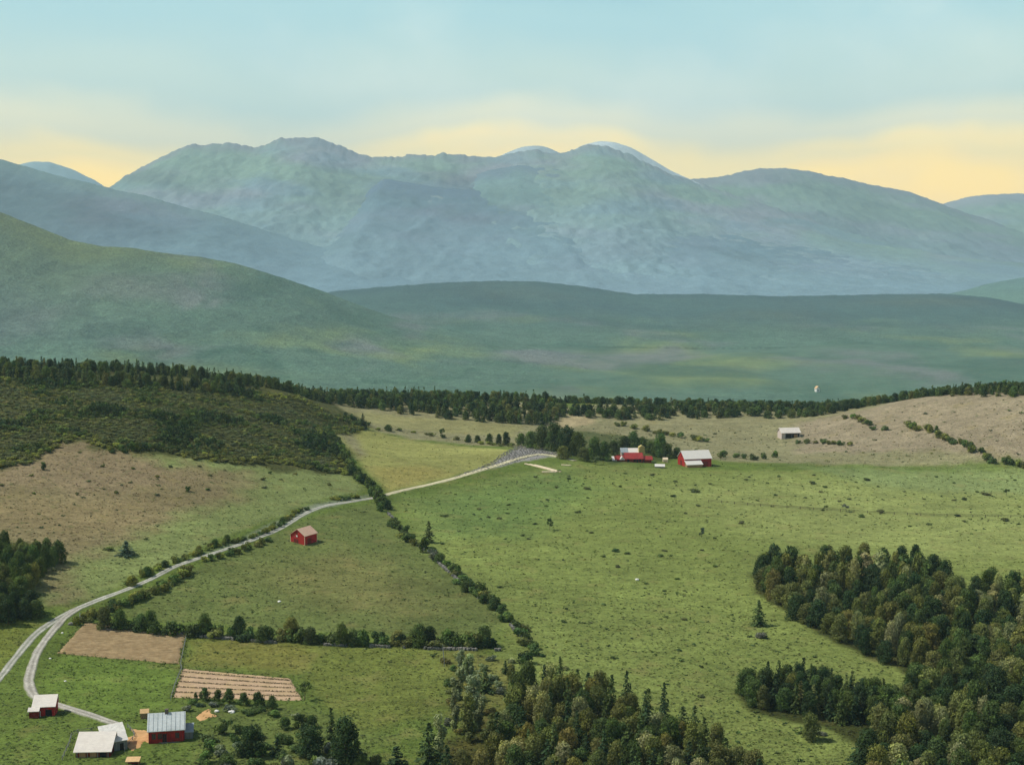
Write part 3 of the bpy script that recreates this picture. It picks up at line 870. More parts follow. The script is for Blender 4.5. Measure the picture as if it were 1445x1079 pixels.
PROTO = {}
def proto(kind, i, crown, trunk_b):
    V, f, T = crown
    PROTO.setdefault(kind, []).append((mesh(kind + '_crown', V, f, [M['leaf']], T), mb_mesh(trunk_b, kind + '_trunk', M['bark']), (V, f, T)))
for i in range(6):
    rr = np.random.default_rng(100 + i)
    h, w = (9.6, 9.6) if i < 4 else (10.4, 8.8)
    proto('broad', i, lobes_crown(broad_lobes(h, w, rr, 24, 0.14), 3400, 0.52, rr, 0.25, 0.5), trunk(h, 0.22, rr, 6, w * 0.28, 0.2))
for i in range(5):
    rr = np.random.default_rng(200 + i)
    h, w = 12.0, (6.2, 7.0, 5.4, 7.4, 6.6)[i]
    proto('spruce', i, spruce_crown(h, w, rr), trunk(h, 0.17, rr, 3, 0.8, 0.1))
for i in range(4):                             # feathery, upright
    rr = np.random.default_rng(300 + i)
    L = [((rr.uniform(-.9, .9), rr.uniform(-.9, .9), 12 * (0.12 + 0.85 * k / 12)), (rr.uniform(.6, 1.1), rr.uniform(.6, 1.1), rr.uniform(1.0, 1.9))) for k in range(13)]
    proto('poplar', i, lobes_crown(L, 1500, 0.5, rr, 0.15, 0.3), trunk(12, 0.16, rr, 5, 1.0, 0.15))
for i in range(5):                             # rounded bush, several stems
    rr = np.random.default_rng(400 + i)
    L = [((rr.uniform(-.75, .75), rr.uniform(-.75, .75), rr.uniform(.45, 1.5)), (rr.uniform(.5, .8),) * 2 + (rr.uniform(.45, .7),)) for k in range(7)]
    b = MB()
    for k in range(4):
        an = k * 1.6
        b.bar((0.1 * math.cos(an), 0.1 * math.sin(an), -0.25), (0.6 * math.cos(an), 0.6 * math.sin(an), 1.2), 0.05, 4, 0.02)
    proto('bush', i, lobes_crown(L, 420, 0.36, rr, 0.2, 0.6), b)
for i in range(3):                             # open, twiggy pasture tree
    rr = np.random.default_rng(500 + i)
    L = [((rr.uniform(-1.2, 1.2), rr.uniform(-1.2, 1.2), rr.uniform(1.9, 4.4)), (rr.uniform(.45, .8),) * 2 + (rr.uniform(.4, .6),)) for k in range(9)]
    proto('open', i, lobes_crown(L, 380, 0.4, rr, 0.1, 0.4), trunk(4.2, 0.1, rr, 6, 1.1, 0.3))
for i in range(3):                             # small round orchard tree on a clean stem
    rr = np.random.default_rng(600 + i)
    L = broad_lobes(3.7, 4.9, rr, 10, 0.3)
    proto('orchard', i, lobes_crown(L, 900, 0.42, rr, 0.1, 0.5), trunk(3.4, 0.13, rr, 4, 0.9, 0.35))

COLS = {'dark': (0.066, 0.102, 0.026), 'deep': (0.032, 0.062, 0.020), 'olive': (0.128, 0.145, 0.040), 'tan': (0.235, 0.240, 0.105), 'green': (0.080, 0.130, 0.034),
        'yellow': (0.185, 0.210, 0.045), 'pale': (0.21, 0.25, 0.115), 'blue': (0.060, 0.105, 0.060), 'grey': (0.16, 0.18, 0.13), 'heath': (0.095, 0.115, 0.048), 'amber': (0.165, 0.155, 0.042)}
def tone(c, r, v=0.2):
    c = COLS[c] if isinstance(c, str) else c
    k = r.uniform(1 - v, 1 + v)
    return (c[0] * k * r.uniform(.9, 1.12), c[1] * k, c[2] * k * r.uniform(.85, 1.15), 1)
NAMES = {'broad': ('broadleaf_tree', 'tree', 'crown'), 'spruce': ('spruce_tree', 'tree', 'crown'), 'poplar': ('poplar_tree', 'tree', 'crown'),
         'bush': ('bush', 'bush', 'foliage'), 'open': ('pasture_tree', 'tree', 'crown'), 'orchard': ('orchard_tree', 'tree', 'crown')}
TREES = []
def plant(kind, x, y, h_scale, w_scale, col, label, group=None, r=rnd, single=False, name=None, sink=0.1):
    P = PROTO[kind]
    cm, tm, _ = P[r.randrange(len(P))]
    nm, cat, cn = NAMES[kind]
    nm = name or nm
    z = Z(x, y) - sink
    if single:
        o = obj(nm, cm)
        o['label'], o['category'] = label, cat
        if group:
            o['group'] = group
        o.location, o.rotation_euler = (x, y, z), (0, 0, r.uniform(0, 6.28))
        o.scale = (w_scale, w_scale, h_scale)
        o.color = tone(col, r)
        return o
    o = thing(nm, label, cat, (x, y, z), r.uniform(0, 6.28), group)
    o.scale = (w_scale * r.uniform(.93, 1.07), w_scale * r.uniform(.93, 1.07), h_scale)
    c = obj(cn, cm, o)
    c.color = tone(col, r)
    obj('trunk' if kind != 'bush' else 'stem', tm, o)
    return o
def pick(r, table):
    t = r.random() * sum(w for _, w in table)
    for c, w in table:
        t -= w
        if t <= 0:
            return c
    return table[-1][0]

# -------- right-hand wood
r1 = random.Random(31)
WOOD = [(1066, 812), (1100, 806), (1180, 808), (1290, 802), (1330, 832), (1520, 850), (1760, 860), (1900, 1180), (1190, 1180), (1222, 1062), (1240, 1020), (1285, 985), (1285, 952), (1215, 922), (1140, 882), (1078, 846)]
pts = sorted(scatter(WOOD, 4.9, 1600, 7), key=lambda p: p[1])
woodP = wpoly(WOOD)
sd = sdist(woodP, np.array([p[0] for p in pts]), np.array([p[1] for p in pts]))
wood = []
for (x, y), s in zip(pts, sd):
    px, py = topix(x, y, Z(x, y) + 6)
    if py > 1130:
        continue
    n = float(fbm(np.array([x / 16]), np.array([y / 16]), 2, 95)[0])
    c = pick(r1, [('dark', 2.4), ('deep', 1.4 + 2.6 * (n < 0) + 2 * (s < 5)), ('olive', 3.4), ('tan', 3.2 * (n > -.12) * (s > 5)), ('green', .7), ('amber', .3)])
    h = r1.uniform(.80, 1.10) * (0.88 if s < 5 else 1.0) * (1.1 if y > 470 else .92)
    wood.append((px, py, x, y, s, c, h * r1.choice((1, 1, 1.12, .8)), r1.uniform(.55, .92)))
wood.sort(key=lambda q: (q[0] > 1485 or q[1] > 1100, q[4] > 6, q[3]))   # in view: the edge first, then the nearest
single, rest = wood[:285], wood[285:]
single.sort(key=lambda q: q[0])
cnt = {}
for px, py, x, y, s, c, h, w in single:
    cn = {'dark': 'dark green', 'deep': 'very dark green', 'olive': 'olive green', 'tan': 'tan-topped', 'green': 'mid green', 'amber': 'amber-tinged'}[c]
    depth = 'back' if y > 500 else ('middle' if y > 400 else 'front')
    where = f'on the {depth} edge of the right-hand wood' if s < 6 else f'within the {depth} right-hand wood'
    cnt[cn + where] = cnt.get(cn + where, 0) + 1
    plant('broad', x, y, h, w, c, f'{nth(cnt[cn + where])} {cn} broadleaf from the left {where}', 'trees of the right-hand wood', r1)
WOOD_REST = rest
# -------- conifer lobe west of it
LOBE = [(1042, 985), (1060, 972), (1130, 968), (1215, 985), (1250, 1000), (1235, 1022), (1180, 1022), (1110, 1006), (1060, 998)]
pts = scatter(LOBE, 2.9, 110, 9)
pts.sort(key=lambda p: p[0])
for i, (x, y) in enumerate(pts):
    k = 'spruce' if r1.random() < 0.28 else 'broad'
    plant(k, x, y, r1.uniform(.62, .84) if k == 'spruce' else r1.uniform(.62, .8), r1.uniform(.62, .85) if k == 'spruce' else r1.uniform(.5, .66), pick(r1, [('deep', 4), ('dark', 3), ('olive', 1.5)]),
          f'{nth(i + 1)} tree from the left in the dark clump beside the right-hand wood', 'trees of the dark clump west of the wood', r1)
# -------- lone trees round the clearing
for px, py, k, hs, ws, c, lab in [
        (1070, 882, 'spruce', .72, .95, 'green', 'lone bushy conifer standing in the pasture beside the right-hand wood'),
        (1143, 1044, 'broad', .72, .56, 'olive', 'lone olive tree standing below the dark clump'),
        (1075, 900, 'bush', 1.0, 1.5, 'grey', 'low grey bush below the lone pasture conifer'),
        (1160, 1037, 'bush', .7, 1.0, 'grey', 'low pale bush right of the lone olive tree'),
        (776, 748, 'open', 1.15, 1.0, 'dark', 'small open-crowned tree alone in the middle of the pasture'),
        (990, 758, 'open', .9, .9, 'blue', 'small bluish tree in the pasture below the white-roofed barn'),
        (1194, 722, 'open', .85, 1.1, 'grey', 'small grey tree on the pasture fence line'),
        (1420, 700, 'open', .95, 1.0, 'dark', 'small dark tree at the right end of the upper pasture'),
        (981, 694, 'bush', 1.0, 2.0, 'heath', 'wide brownish bush in the pasture below the white-roofed barn'),
        (605, 765, 'spruce', .74, 1.1, 'dark', 'upright dark conifer standing right of the diagonal hedgerow'),
        (597, 779, 'orchard', 1.6, .9, 'dark', 'small dark tree below the upright conifer by the diagonal hedgerow'),
        (178, 783, 'spruce', .46, 1.25, 'blue', 'lone grey-green cone-shaped conifer on the slope above the road'),
        (152, 776, 'bush', .6, 1.6, 'dark', 'low dark bush left of the cone-shaped conifer'),
        (430, 988, 'open', 1.2, 1.0, 'dark', 'small dark tree at the right corner of the striped field'),
        (265, 693, 'bush', 1.3, 1.0, 'green', 'green bush alone on the brown hillside'),
        (62, 663, 'bush', 1.6, 1.0, 'deep', 'dark upright bush near the top of the brown hillside'),
        (548, 608, 'broad', .42, .62, 'dark', 'round dark tree at the end of the scrub above the yellow field'),
        (512, 604, 'spruce', .78, 1.0, 'deep', 'dark conifer at the tip of the hillside scrub'),
        (623, 618, 'open', 1.4, 1.1, 'dark', 'small dark tree on the boundary above the yellow field'),
        (840, 655, 'open', 1.0, 1.4, 'heath', 'scrubby tree at the foot of the farmhouse grove'),
        (1146, 683, 'bush', 0.9, 1.6, 'heath', 'low dark bush in the upper pasture below the pale shed'),
        (1242, 723, 'bush', 0.9, 1.5, 'heath', 'low dark bush beside the pasture fence, right of the grey tree'),
        (1418, 735, 'bush', 0.9, 1.6, 'heath', 'low dark bush at the right end of the pasture fence')]:
    x, y = ground(px, py)
    plant(k, x, y, hs, ws, c, lab, None, r1)

# -------- grove at the bottom middle: conifers and amber-tinged broadleaves
GROVE = [(690, 1120), (702, 1055), (735, 1000), (775, 985), (850, 1000), (900, 1015), (955, 1030), (990, 1062), (1060, 1098), (1100, 1170), (690, 1170)]
pts = sorted(scatter(GROVE, 3.9, 150, 12), key=lambda p: -p[1])
gi = {}
for x, y in pts:
    px, py = topix(x, y, Z(x, y))
    if py > 1165:
        continue
    k = pick(r1, [('spruce', 2.2), ('broad', 6)])
    c = pick(r1, [('deep', 4), ('dark', 3)]) if k == 'spruce' else pick(r1, [('olive', 3.2), ('amber', .8), ('dark', 2), ('tan', 1.2)])
    cn = {'olive': 'olive', 'amber': 'amber-tinged', 'dark': 'dark green', 'tan': 'tan-topped', 'deep': 'very dark'}[c]
    key = (k, c)
    gi[key] = gi.get(key, 0) + 1
    kk = 'conifer' if k == 'spruce' else 'broadleaf tree'
    hb = 1.0 + 0.32 * min(1, max(0, (1060 - py) / 60)) + r1.uniform(-.12, .12)
    plant(k, x, y, hb * (r1.uniform(.72, .98) if k == 'spruce' else r1.uniform(.66, .95)), r1.uniform(.7, .95) if k == 'spruce' else r1.uniform(.6, .8), c,
          f'{nth(gi[key])} {cn} {kk} from the back of the bottom middle grove', 'trees of the bottom middle grove', r1, name=None if k == 'spruce' else 'grove_tree')
# big dark conifers and feathery poplars by name
for px, py, k, hs, ws, c, lab in [
        (737, 1062, 'spruce', 1.0, 1.05, 'deep', 'tall dark conifer in the gap left of the bottom middle grove'),
        (702, 1075, 'spruce', 1.05, 1.0, 'deep', 'dark conifer at the left front of the bottom middle grove'),
        (775, 985, 'broad', .72, .62, 'olive', 'olive tree at the back corner of the bottom middle grove'),
        (830, 1000, 'spruce', .85, 1.1, 'deep', 'dark pointed conifer at the back of the bottom middle grove'),
        (912, 1060, 'spruce', 1.0, 1.1, 'deep', 'dark conifer on the right slope of the bottom middle grove'),
        (606, 1085, 'spruce', .95, 1.25, 'dark', 'broad dark conifer left of the feathery trees at the bottom edge'),
        (560, 1096, 'spruce', .62, 1.3, 'deep', 'short dark conifer at the bottom edge between two groves'),
        (650, 945, 'poplar', .5, .9, 'pale', 'short feathery pale tree at the top of the pale row'),
        (662, 962, 'poplar', .62, 1.2, 'pale', 'feathery pale tree just below the lower hedgerow'),
        (646, 985, 'poplar', .72, 1.2, 'pale', 'slim feathery pale tree on the left of the pale row'),
        (668, 1005, 'poplar', .85, 1.3, 'pale', 'tall feathery pale tree in the middle of the pale row'),
        (642, 1030, 'poplar', .85, 1.0, 'pale', 'tall feathery pale tree leaning over the meadow edge'),
        (660, 1045, 'poplar', 1.0, 1.3, 'olive', 'tallest feathery tree at the bottom of the pale row'),
        (622, 1066, 'poplar', .8, 1.1, 'pale', 'feathery pale tree at the meadow corner near the bottom edge'),
        (690, 1068, 'poplar', .8, 1.2, 'olive', 'feathery olive tree against the left of the bottom middle grove'),
        (652, 1092, 'broad', .62, .6, 'olive', 'round olive tree at the foot of the feathery row'),
        (678, 1098, 'broad', .7, .6, 'amber', 'amber-tinged round tree at the foot of the feathery row'),
        (630, 1100, 'spruce', .7, .9, 'deep', 'dark conifer at the bottom edge under the feathery row'),
        (676, 1030, 'poplar', .7, 1.1, 'pale', 'feathery pale tree right of the tallest ones in the row'),
        (684, 975, 'spruce', .5, 1.0, 'green', 'small green conifer right of the pale row'),
        (713, 950, 'spruce', .33, .55, 'deep', 'thin very dark conifer beside the small round tree'),
        (722, 958, 'broad', .38, .36, 'olive', 'small round olive tree between the hedgerow and the grove'),
        (742, 936, 'bush', 1.8, 2.0, 'deep', 'very dark double bush at the pasture corner'),
        (745, 951, 'bush', .9, 1.4, 'green', 'green bush below the very dark double bush'),
        (1000, 1085, 'broad', .55, .6, 'deep', 'dark tree at the right foot of the bottom middle grove'),
        (1045, 1088, 'broad', .5, .55, 'dark', 'rounded dark tree at the bottom edge right of the grove'),
        (1215, 1085, 'spruce', .7, 1.2, 'deep', 'dark conifer at the bottom left corner of the right-hand wood')]:
    x, y = ground(px, py)
    plant(k, x, y, hs, ws, c, lab, None, r1)
# -------- bottom left grove below the striped field
for px, py, k, hs, ws, c, lab in [
        (355, 1066, 'broad', .74, .80, 'deep', 'broad dark tree below the orchard row'),
        (391, 1066, 'spruce', .4, .85, 'deep', 'small dark conifer between two broad dark trees'),
        (437, 1068, 'broad', .78, .86, 'deep', 'dark spreading tree left of the tall pine'),
        (468, 1056, 'spruce', .86, .8, 'dark', 'tall dark pine behind the spreading trees at the bottom'),
        (487, 1082, 'broad', 1.12, 1.06, 'deep', 'largest dark spreading tree below the tall pine'),
        (318, 1036, 'open', .85, .9, 'dark', 'small open tree below the bare orange patch'),
        (320, 1085, 'broad', .36, .6, 'dark', 'low dark tree at the bottom edge under the house'),
        (458, 1088, 'bush', 1.8, 2.4, 'grey', 'pale grey-green bush in front of the dark spreading trees'),
        (402, 1028, 'orchard', .85, .75, 'dark', 'leftmost of three small dark trees above the spreading trees'),
        (422, 1026, 'orchard', .95, .85, 'dark', 'middle of three small dark trees above the spreading trees'),
        (440, 1026, 'orchard', .8, .85, 'dark', 'rightmost of three small dark trees above the spreading trees'),
        (510, 1088, 'broad', .42, .5, 'dark', 'dark tree at the bottom edge right of the largest spreading tree')]:
    x, y = ground(px, py)
    plant(k, x, y, hs, ws, c, lab, None, r1)
for i, (px, py, s) in enumerate([(276, 986, .55), (290, 988, .95), (308, 989, .85), (324, 992, 1.05), (344, 995, .95), (364, 997, 1.1), (384, 1000, .95)]):
    x, y = ground(px, py)
    plant('orchard', x, y, s, s * (0.5 if i == 0 else 0.8), 'dark', f'small round orchard tree, {nth(i + 1)} from the left along the striped field', 'orchard trees along the striped field', r1)
# -------- lower left corner woods
pts = sorted(scatter([(-90, 780), (0, 782), (60, 792), (96, 790), (64, 806), (40, 836), (0, 850), (-90, 860)], 3.4, 110, 14), key=lambda p: p[0])
for i, (x, y) in enumerate(pts):
    plant('broad', x, y, r1.uniform(.58, .92), r1.uniform(.48, .72), pick(r1, [('green', 2), ('olive', 2), ('dark', 3)]),
          f'{nth(i + 1)} bushy tree from the left in the copse at the foot of the brown hillside', 'trees of the hillside copse', r1, name='copse_tree')
pts = sorted(scatter([(-90, 848), (0, 845), (45, 862), (60, 872), (0, 884), (-90, 890)], 3.4, 70, 15), key=lambda p: p[0])
for i, (x, y) in enumerate(pts):
    plant('broad', x, y, r1.uniform(.55, .75), r1.uniform(.55, .75), pick(r1, [('deep', 3), ('dark', 2)]),
          f'{nth(i + 1)} dark tree from the left in the copse beside the road fork', 'trees of the roadside copse', r1, name='copse_tree')
# -------- farmhouse grove
for i, (px, py, hs, ws, c) in enumerate([(661, 624, .4, .5, 'dark'), (674, 624, .36, .55, 'dark'), (691, 626, .52, .55, 'dark'), (704, 627, .5, .5, 'deep'), (714, 628, .66, .6, 'deep'),
        (735, 629, .5, .7, 'green'), (750, 632, .7, .85, 'green'), (765, 634, .95, 1.0, 'dark'), (782, 636, 1.15, 1.1, 'dark'), (800, 640, 1.1, 1.15, 'deep'), (816, 643, .95, 1.0, 'dark'),
        (795, 647, .5, .8, 'olive'), (838, 647, .85, .9, 'green'), (852, 649, .7, .8, 'green'), (824, 650, .5, .8, 'olive'), (866, 641, .55, .8, 'dark'), (880, 636, .6, .8, 'dark'), (893, 635, .82, .8, 'green'),
        (906, 636, .6, .8, 'dark'), (918, 640, .5, .7, 'dark'), (932, 645, .98, .8, 'green'), (926, 644, .6, .7, 'green'), (942, 646, .6, .7, 'dark'), (955, 646, .42, .6, 'dark')]):
    x, y = ground(px, py)
    plant('broad', x, y, hs * (1.22 if i < 5 else 1.42), ws * (1.05 if i < 5 else 1.25), c, f'broadleaf tree, {nth(i + 1)} from the left in the grove beside the red farmhouse' if i > 4 else f'{nth(i + 1)} of five dark trees in a row above the yellow field',
          'trees of the farmhouse grove', r1, name='farm_tree')

# -------- hedgerows, roadside bushes
def along(pts, step, jit, seed):
    r = random.Random(seed)
    c = catmull([ground(*p) for p in pts], 12)
    d = np.concatenate([[0], np.cumsum(np.hypot(*np.diff(c, axis=0).T))])
    q, res = 0.0, []
    while q < d[-1]:
        res.append((float(np.interp(q, d, c[:, 0])) + r.uniform(-jit, jit), float(np.interp(q, d, c[:, 1])) + r.uniform(-jit, jit)))
        q += step * r.uniform(.6, 1.5)
    return res
def row(pts, step, jit, seed, hs, ws, cols, text, group, kind='bush', big=None, name='hedgerow_bush'):
    r = random.Random(seed)
    for i, (x, y) in enumerate(along(pts, step, jit, seed)):
        k, h, w = kind, r.uniform(*hs), r.uniform(*ws)
        if big and r.random() < big[0]:
            k, h, w = 'broad', r.uniform(*big[1]), r.uniform(*big[2])
        plant(k, x, y, h, w, pick(r, cols), text.format(nth(i + 1)), group, r, name='hedgerow_tree' if k == 'broad' else name)
row([(150, 886), (220, 893), (300, 898), (400, 905), (480, 908), (560, 911), (640, 912), (705, 915)], 2.4, 1.8, 41, (1.4, 2.6), (1.6, 2.6), [('dark', 4), ('green', 3), ('olive', 2), ('deep', 2)],
    'hedgerow plant, {} from the ploughed field end of the lower hedgerow', 'plants of the lower hedgerow', big=(.34, (.42, .72), (.5, .74)))
row([(108, 880), (130, 872), (170, 855), (200, 845), (235, 828), (270, 806)], 1.9, 1.2, 42, (1.0, 1.8), (1.2, 1.9), [('yellow', 3), ('olive', 3), ('green', 2)],
    'yellow-green bush, {} from the white post below the road', 'bushes below the road by the post', name='roadside_bush')
row([(293, 792), (310, 788), (340, 779), (378, 764)], 2.6, 1.2, 43, (.9, 1.5), (1.0, 1.5), [('yellow', 2), ('olive', 2), ('green', 3)],
    'green bush, {} from the left of the road bank left of the barn', 'bushes on the road bank below the barn bend', name='roadside_bush')
row([(182, 825), (205, 812), (230, 800), (260, 790), (300, 772), (330, 765), (352, 760), (400, 738), (432, 718)], 3.0, 1.0, 44, (.7, 1.5), (.8, 1.4), [('yellow', 4), ('olive', 1), ('green', 2)],
    'yellow-green bush, {} up the upper verge of the gravel road', 'bushes on the upper road verge', name='roadside_bush')
for i, (px, py, hs, ws, c) in enumerate([(186, 826, .36, .5, 'yellow'), (208, 812, .34, .44, 'green'), (233, 800, .26, .36, 'green'), (281, 780, .28, .38, 'yellow'), (303, 771, .3, .4, 'green'), (321, 765, .32, .38, 'dark')]):
    x, y = ground(px, py)
    plant('broad', x, y, hs, ws, c, f'small roadside tree, {nth(i + 1)} from the lane fork on the upper verge', 'small roadside trees', r1, name='roadside_tree')
row([(472, 705), (490, 704), (512, 702)], 2.6, 1.0, 45, (.8, 1.2), (1.1, 1.6), [('yellow', 3), ('green', 2)], 'yellow-green bush, {} in the clump above the road before the hedgerow crossing', 'bushes at the hedgerow crossing', name='roadside_bush')
row([(462, 612), (478, 635), (495, 662), (510, 680), (525, 692), (533, 706), (543, 722)], 2.6, 1.6, 46, (1.4, 2.8), (1.3, 2.0), [('dark', 4), ('green', 3), ('deep', 1)],
    'dark hedgerow bush, {} down the row between scrub and road', 'bushes of the hedgerow above the road', big=(.15, (.42, .55), (.5, .66)))
row([(555, 738), (575, 760), (600, 775), (625, 795), (645, 812), (662, 830), (690, 850), (705, 860), (725, 882), (742, 905), (750, 925)], 3.4, 2.0, 47, (.8, 1.9), (1.0, 2.0), [('dark', 3), ('green', 3), ('olive', 2), ('grey', 1)],
    'hedgerow bush, {} down the diagonal row below the road', 'bushes of the diagonal hedgerow', big=(.08, (.34, .44), (.5, .62)))
for i, (px, py, hs, ws, c) in enumerate([(559, 744, 1.5, 1.8, 'dark'), (575, 764, 2.0, 2.4, 'dark')]):
    x, y = ground(px, py)
    plant('bush', x, y, hs, ws, c, ['round dark bush at the top of the diagonal hedgerow', 'large round dark bush near the upright conifer of the diagonal hedgerow'][i], None, r1)
row([(870, 600), (905, 606), (940, 613), (975, 620), (995, 624)], 5.5, 3, 48, (1.3, 2.0), (1.6, 2.4), [('yellow', 4), ('olive', 3), ('green', 2)], 'olive bush, {} from the wood along the bank behind the farm', 'bushes along the bank behind the farm')
row([(1130, 625), (1160, 626), (1200, 629)], 5, 2, 49, (1.2, 1.8), (1.4, 2.2), [('green', 3), ('olive', 3)], 'green bush, {} right of the pale shed', 'bushes right of the pale shed')
row([(1280, 600), (1310, 610), (1345, 625), (1370, 635), (1400, 650), (1445, 658), (1480, 660)], 3.6, 2.2, 50, (1.2, 2.4), (1.6, 2.6), [('yellow', 2), ('olive', 3), ('green', 3), ('dark', 1)],
    'green bush, {} down the hedgerow crossing the right-hand heath', 'bushes of the heath hedgerow', big=(.06, (.4, .5), (.4, .55)))
row([(1195, 590), (1220, 598), (1245, 607)], 6, 3, 51, (1.3, 1.9), (1.6, 2.3), [('olive', 3), ('green', 3)], 'olive bush, {} down the bank below the right-hand treeline', 'bushes below the right-hand treeline')
row([(1010, 646), (1040, 645), (1060, 648), (1090, 646), (1105, 645)], 6, 2.5, 52, (1.0, 2.2), (1.3, 2.0), [('heath', 3), ('green', 3), ('dark', 2)], 'scrubby bush, {} from the white-roofed barn along the pasture edge', 'bushes right of the white-roofed barn')
row([(470, 606), (520, 606), (570, 608), (640, 620), (720, 630)], 8, 1.5, 53, (.7, 1.3), (1.2, 2.2), [('yellow', 3), ('olive', 3), ('green', 1)], 'low bush, {} along the boundary above the yellow field', 'bushes above the yellow field')
row([(255, 1000), (285, 997), (330, 1003), (380, 1006), (420, 1012), (440, 1016)], 2.6, 2.5, 54, (.5, .9), (.9, 1.6), [('green', 3), ('grey', 2), ('dark', 2), ('blue', 1)], 'garden shrub, {} from the house below the orchard row', 'shrubs below the orchard row', name='garden_shrub')
rr_ = random.Random(55)
for i, (x, y) in enumerate(sorted(scatter([(280, 1040), (330, 1030), (470, 1050), (540, 1085), (500, 1110), (280, 1110)], 4.5, 40, 56), key=lambda p: p[0])):
    plant('bush', x, y, rr_.uniform(.8, 1.6), rr_.uniform(1.0, 1.9), pick(rr_, [('dark', 3), ('green', 3), ('grey', 2), ('olive', 2)]), f'bush, {nth(i + 1)} from the left in the undergrowth under the bottom left trees', 'bushes under the bottom left trees', rr_)
for i, (x, y) in enumerate(sorted(scatter([(625, 925), (720, 925), (760, 985), (690, 1010), (630, 1050)], 5.5, 36, 57), key=lambda p: -p[1])):
    plant('bush', x, y, rr_.uniform(.7, 1.4), rr_.uniform(.8, 1.5), pick(rr_, [('pale', 3), ('green', 2), ('grey', 2), ('amber', 2)]), f'pale bush, {nth(i + 1)} from the back between the feathery trees and the grove', 'bushes by the feathery trees', rr_)

# -------- ridge wood: the largest as trees, the rest as one mass
def band(lo, hi):
    return [*lo, *hi[::-1]]
RIDGE = band([(-220, 533), (-40, 536), (60, 541), (180, 548), (300, 558), (440, 564), (520, 576), (600, 588), (680, 596), (768, 600), (800, 588), (860, 591), (960, 592), (1060, 588), (1180, 583), (1250, 569), (1340, 559), (1480, 562), (1650, 562)],
             [(-220, 522), (-40, 524), (60, 528), (180, 538), (300, 545), (440, 550), (520, 556), (600, 565), (680, 569), (768, 574), (800, 575), (860, 577), (960, 578), (1060, 576), (1180, 570), (1250, 558), (1340, 549), (1480, 548), (1650, 547)])
def mass_add(acc, kind, x, y, hs, ws, col, r, keep=1.0, grow=1.0):
    P = PROTO[kind]
    V, f, T = P[r.randrange(len(P))][2]
    n = len(f)
    k = max(12, int(n * keep))
    sel = np.array(r.sample(range(n), k)) if k < n else np.arange(n)
    q = V[f[sel]].reshape(k, 4, 3)
    c = q.mean(1, keepdims=True)
    q = (c + (q - c) * grow).reshape(-1, 3)
    a = r.uniform(0, 6.28)
    ca, sa = math.cos(a), math.sin(a)
    q = np.stack([(q[:, 0] * ca - q[:, 1] * sa) * ws + x, (q[:, 0] * sa + q[:, 1] * ca) * ws + y, q[:, 2] * hs + Z(x, y) - 0.1], 1)
    acc[0].append(q)
    acc[1].append(T[f[sel]].reshape(-1, 3) * np.array(tone(col, r)[:3]))
def mass_build(name, acc, label):
    V, T = np.concatenate(acc[0]), np.concatenate(acc[1])
    o = obj(name, mesh(name, V, np.arange(len(V)).reshape(-1, 4), [M['leaf']], T), kind='stuff', label=label)
    o.color = (1, 1, 1, 1)
    return o
r2 = random.Random(61)
ridge_w = wpoly(RIDGE)
pts = scatter(RIDGE, 4.2, 3500, 62)
pts += [(x, y) for x, y in scatter([(p[0], p[1]) for p in [(-420, 770), (-330, 790), (-230, 830), (-150, 880), (-110, 950), (-60, 1000), (20, 1020), (120, 1020), (230, 1010), (330, 960), (420, 900), (480, 930), (400, 1000), (280, 1050), (130, 1075), (0, 1075), (-120, 1040), (-180, 960), (-260, 880), (-340, 835), (-420, 815)]], 6.5, 900, 63, world=True)]
ths = []
acc = ([], [])
pts.sort(key=lambda p: p[1] + r2.uniform(-30, 30))
cnt = 0
for x, y in pts:
    px, py = topix(x, y, Z(x, y) + 6)
    if not -240 < px < 1680:
        continue
    left = px < 480
    kind = 'spruce' if r2.random() < (.5 if left else .25) else 'broad'
    hs = r2.uniform(.45, .8) if left else (r2.uniform(.55, .9) if px < 780 else r2.uniform(.42, .7))
    ws = r2.uniform(.6, .95) if kind == 'spruce' else r2.uniform(.55, .85)
    c = pick(r2, [('deep', 4), ('dark', 4), ('green', 2), ('olive', 1.5)])
    if cnt < 280 and -20 < px < 1465:
        cnt += 1
        where = 'left crest' if px < 480 else ('middle belt' if px < 780 else ('belt behind the farm' if px < 1060 else 'right crest'))
        cn = {'deep': 'very dark', 'dark': 'dark green', 'green': 'mid green', 'olive': 'olive'}[c]
        kn = 'conifer' if kind == 'spruce' else 'rounded tree'
        ths.append((px, plant(kind, x, y, hs, ws, c, '', 'ridge trees of ' + where, r2, True, 'ridge_tree'), f'{cn} {kn} from the left, ridge wood, {where}'))
    else:
        mass_add(acc, kind, x, y, hs, ws, c, r2, 0.30, 1.7)
num = {}
for px, o, text in sorted(ths, key=lambda q: q[0]):
    num[text] = num.get(text, 0) + 1
    o['label'] = nth(num[text]) + ' ' + text
mass_build('ridge_wood', acc, 'dark belt of woodland along the ridge crest')

acc = ([], [])
for px, py, x, y, s, c, h, w in WOOD_REST:
    mass_add(acc, 'broad', x, y, h, w, c, r2, 0.28, 1.8)
mass_build('wood_interior', acc, 'closed canopy in the far interior of the right-hand wood')
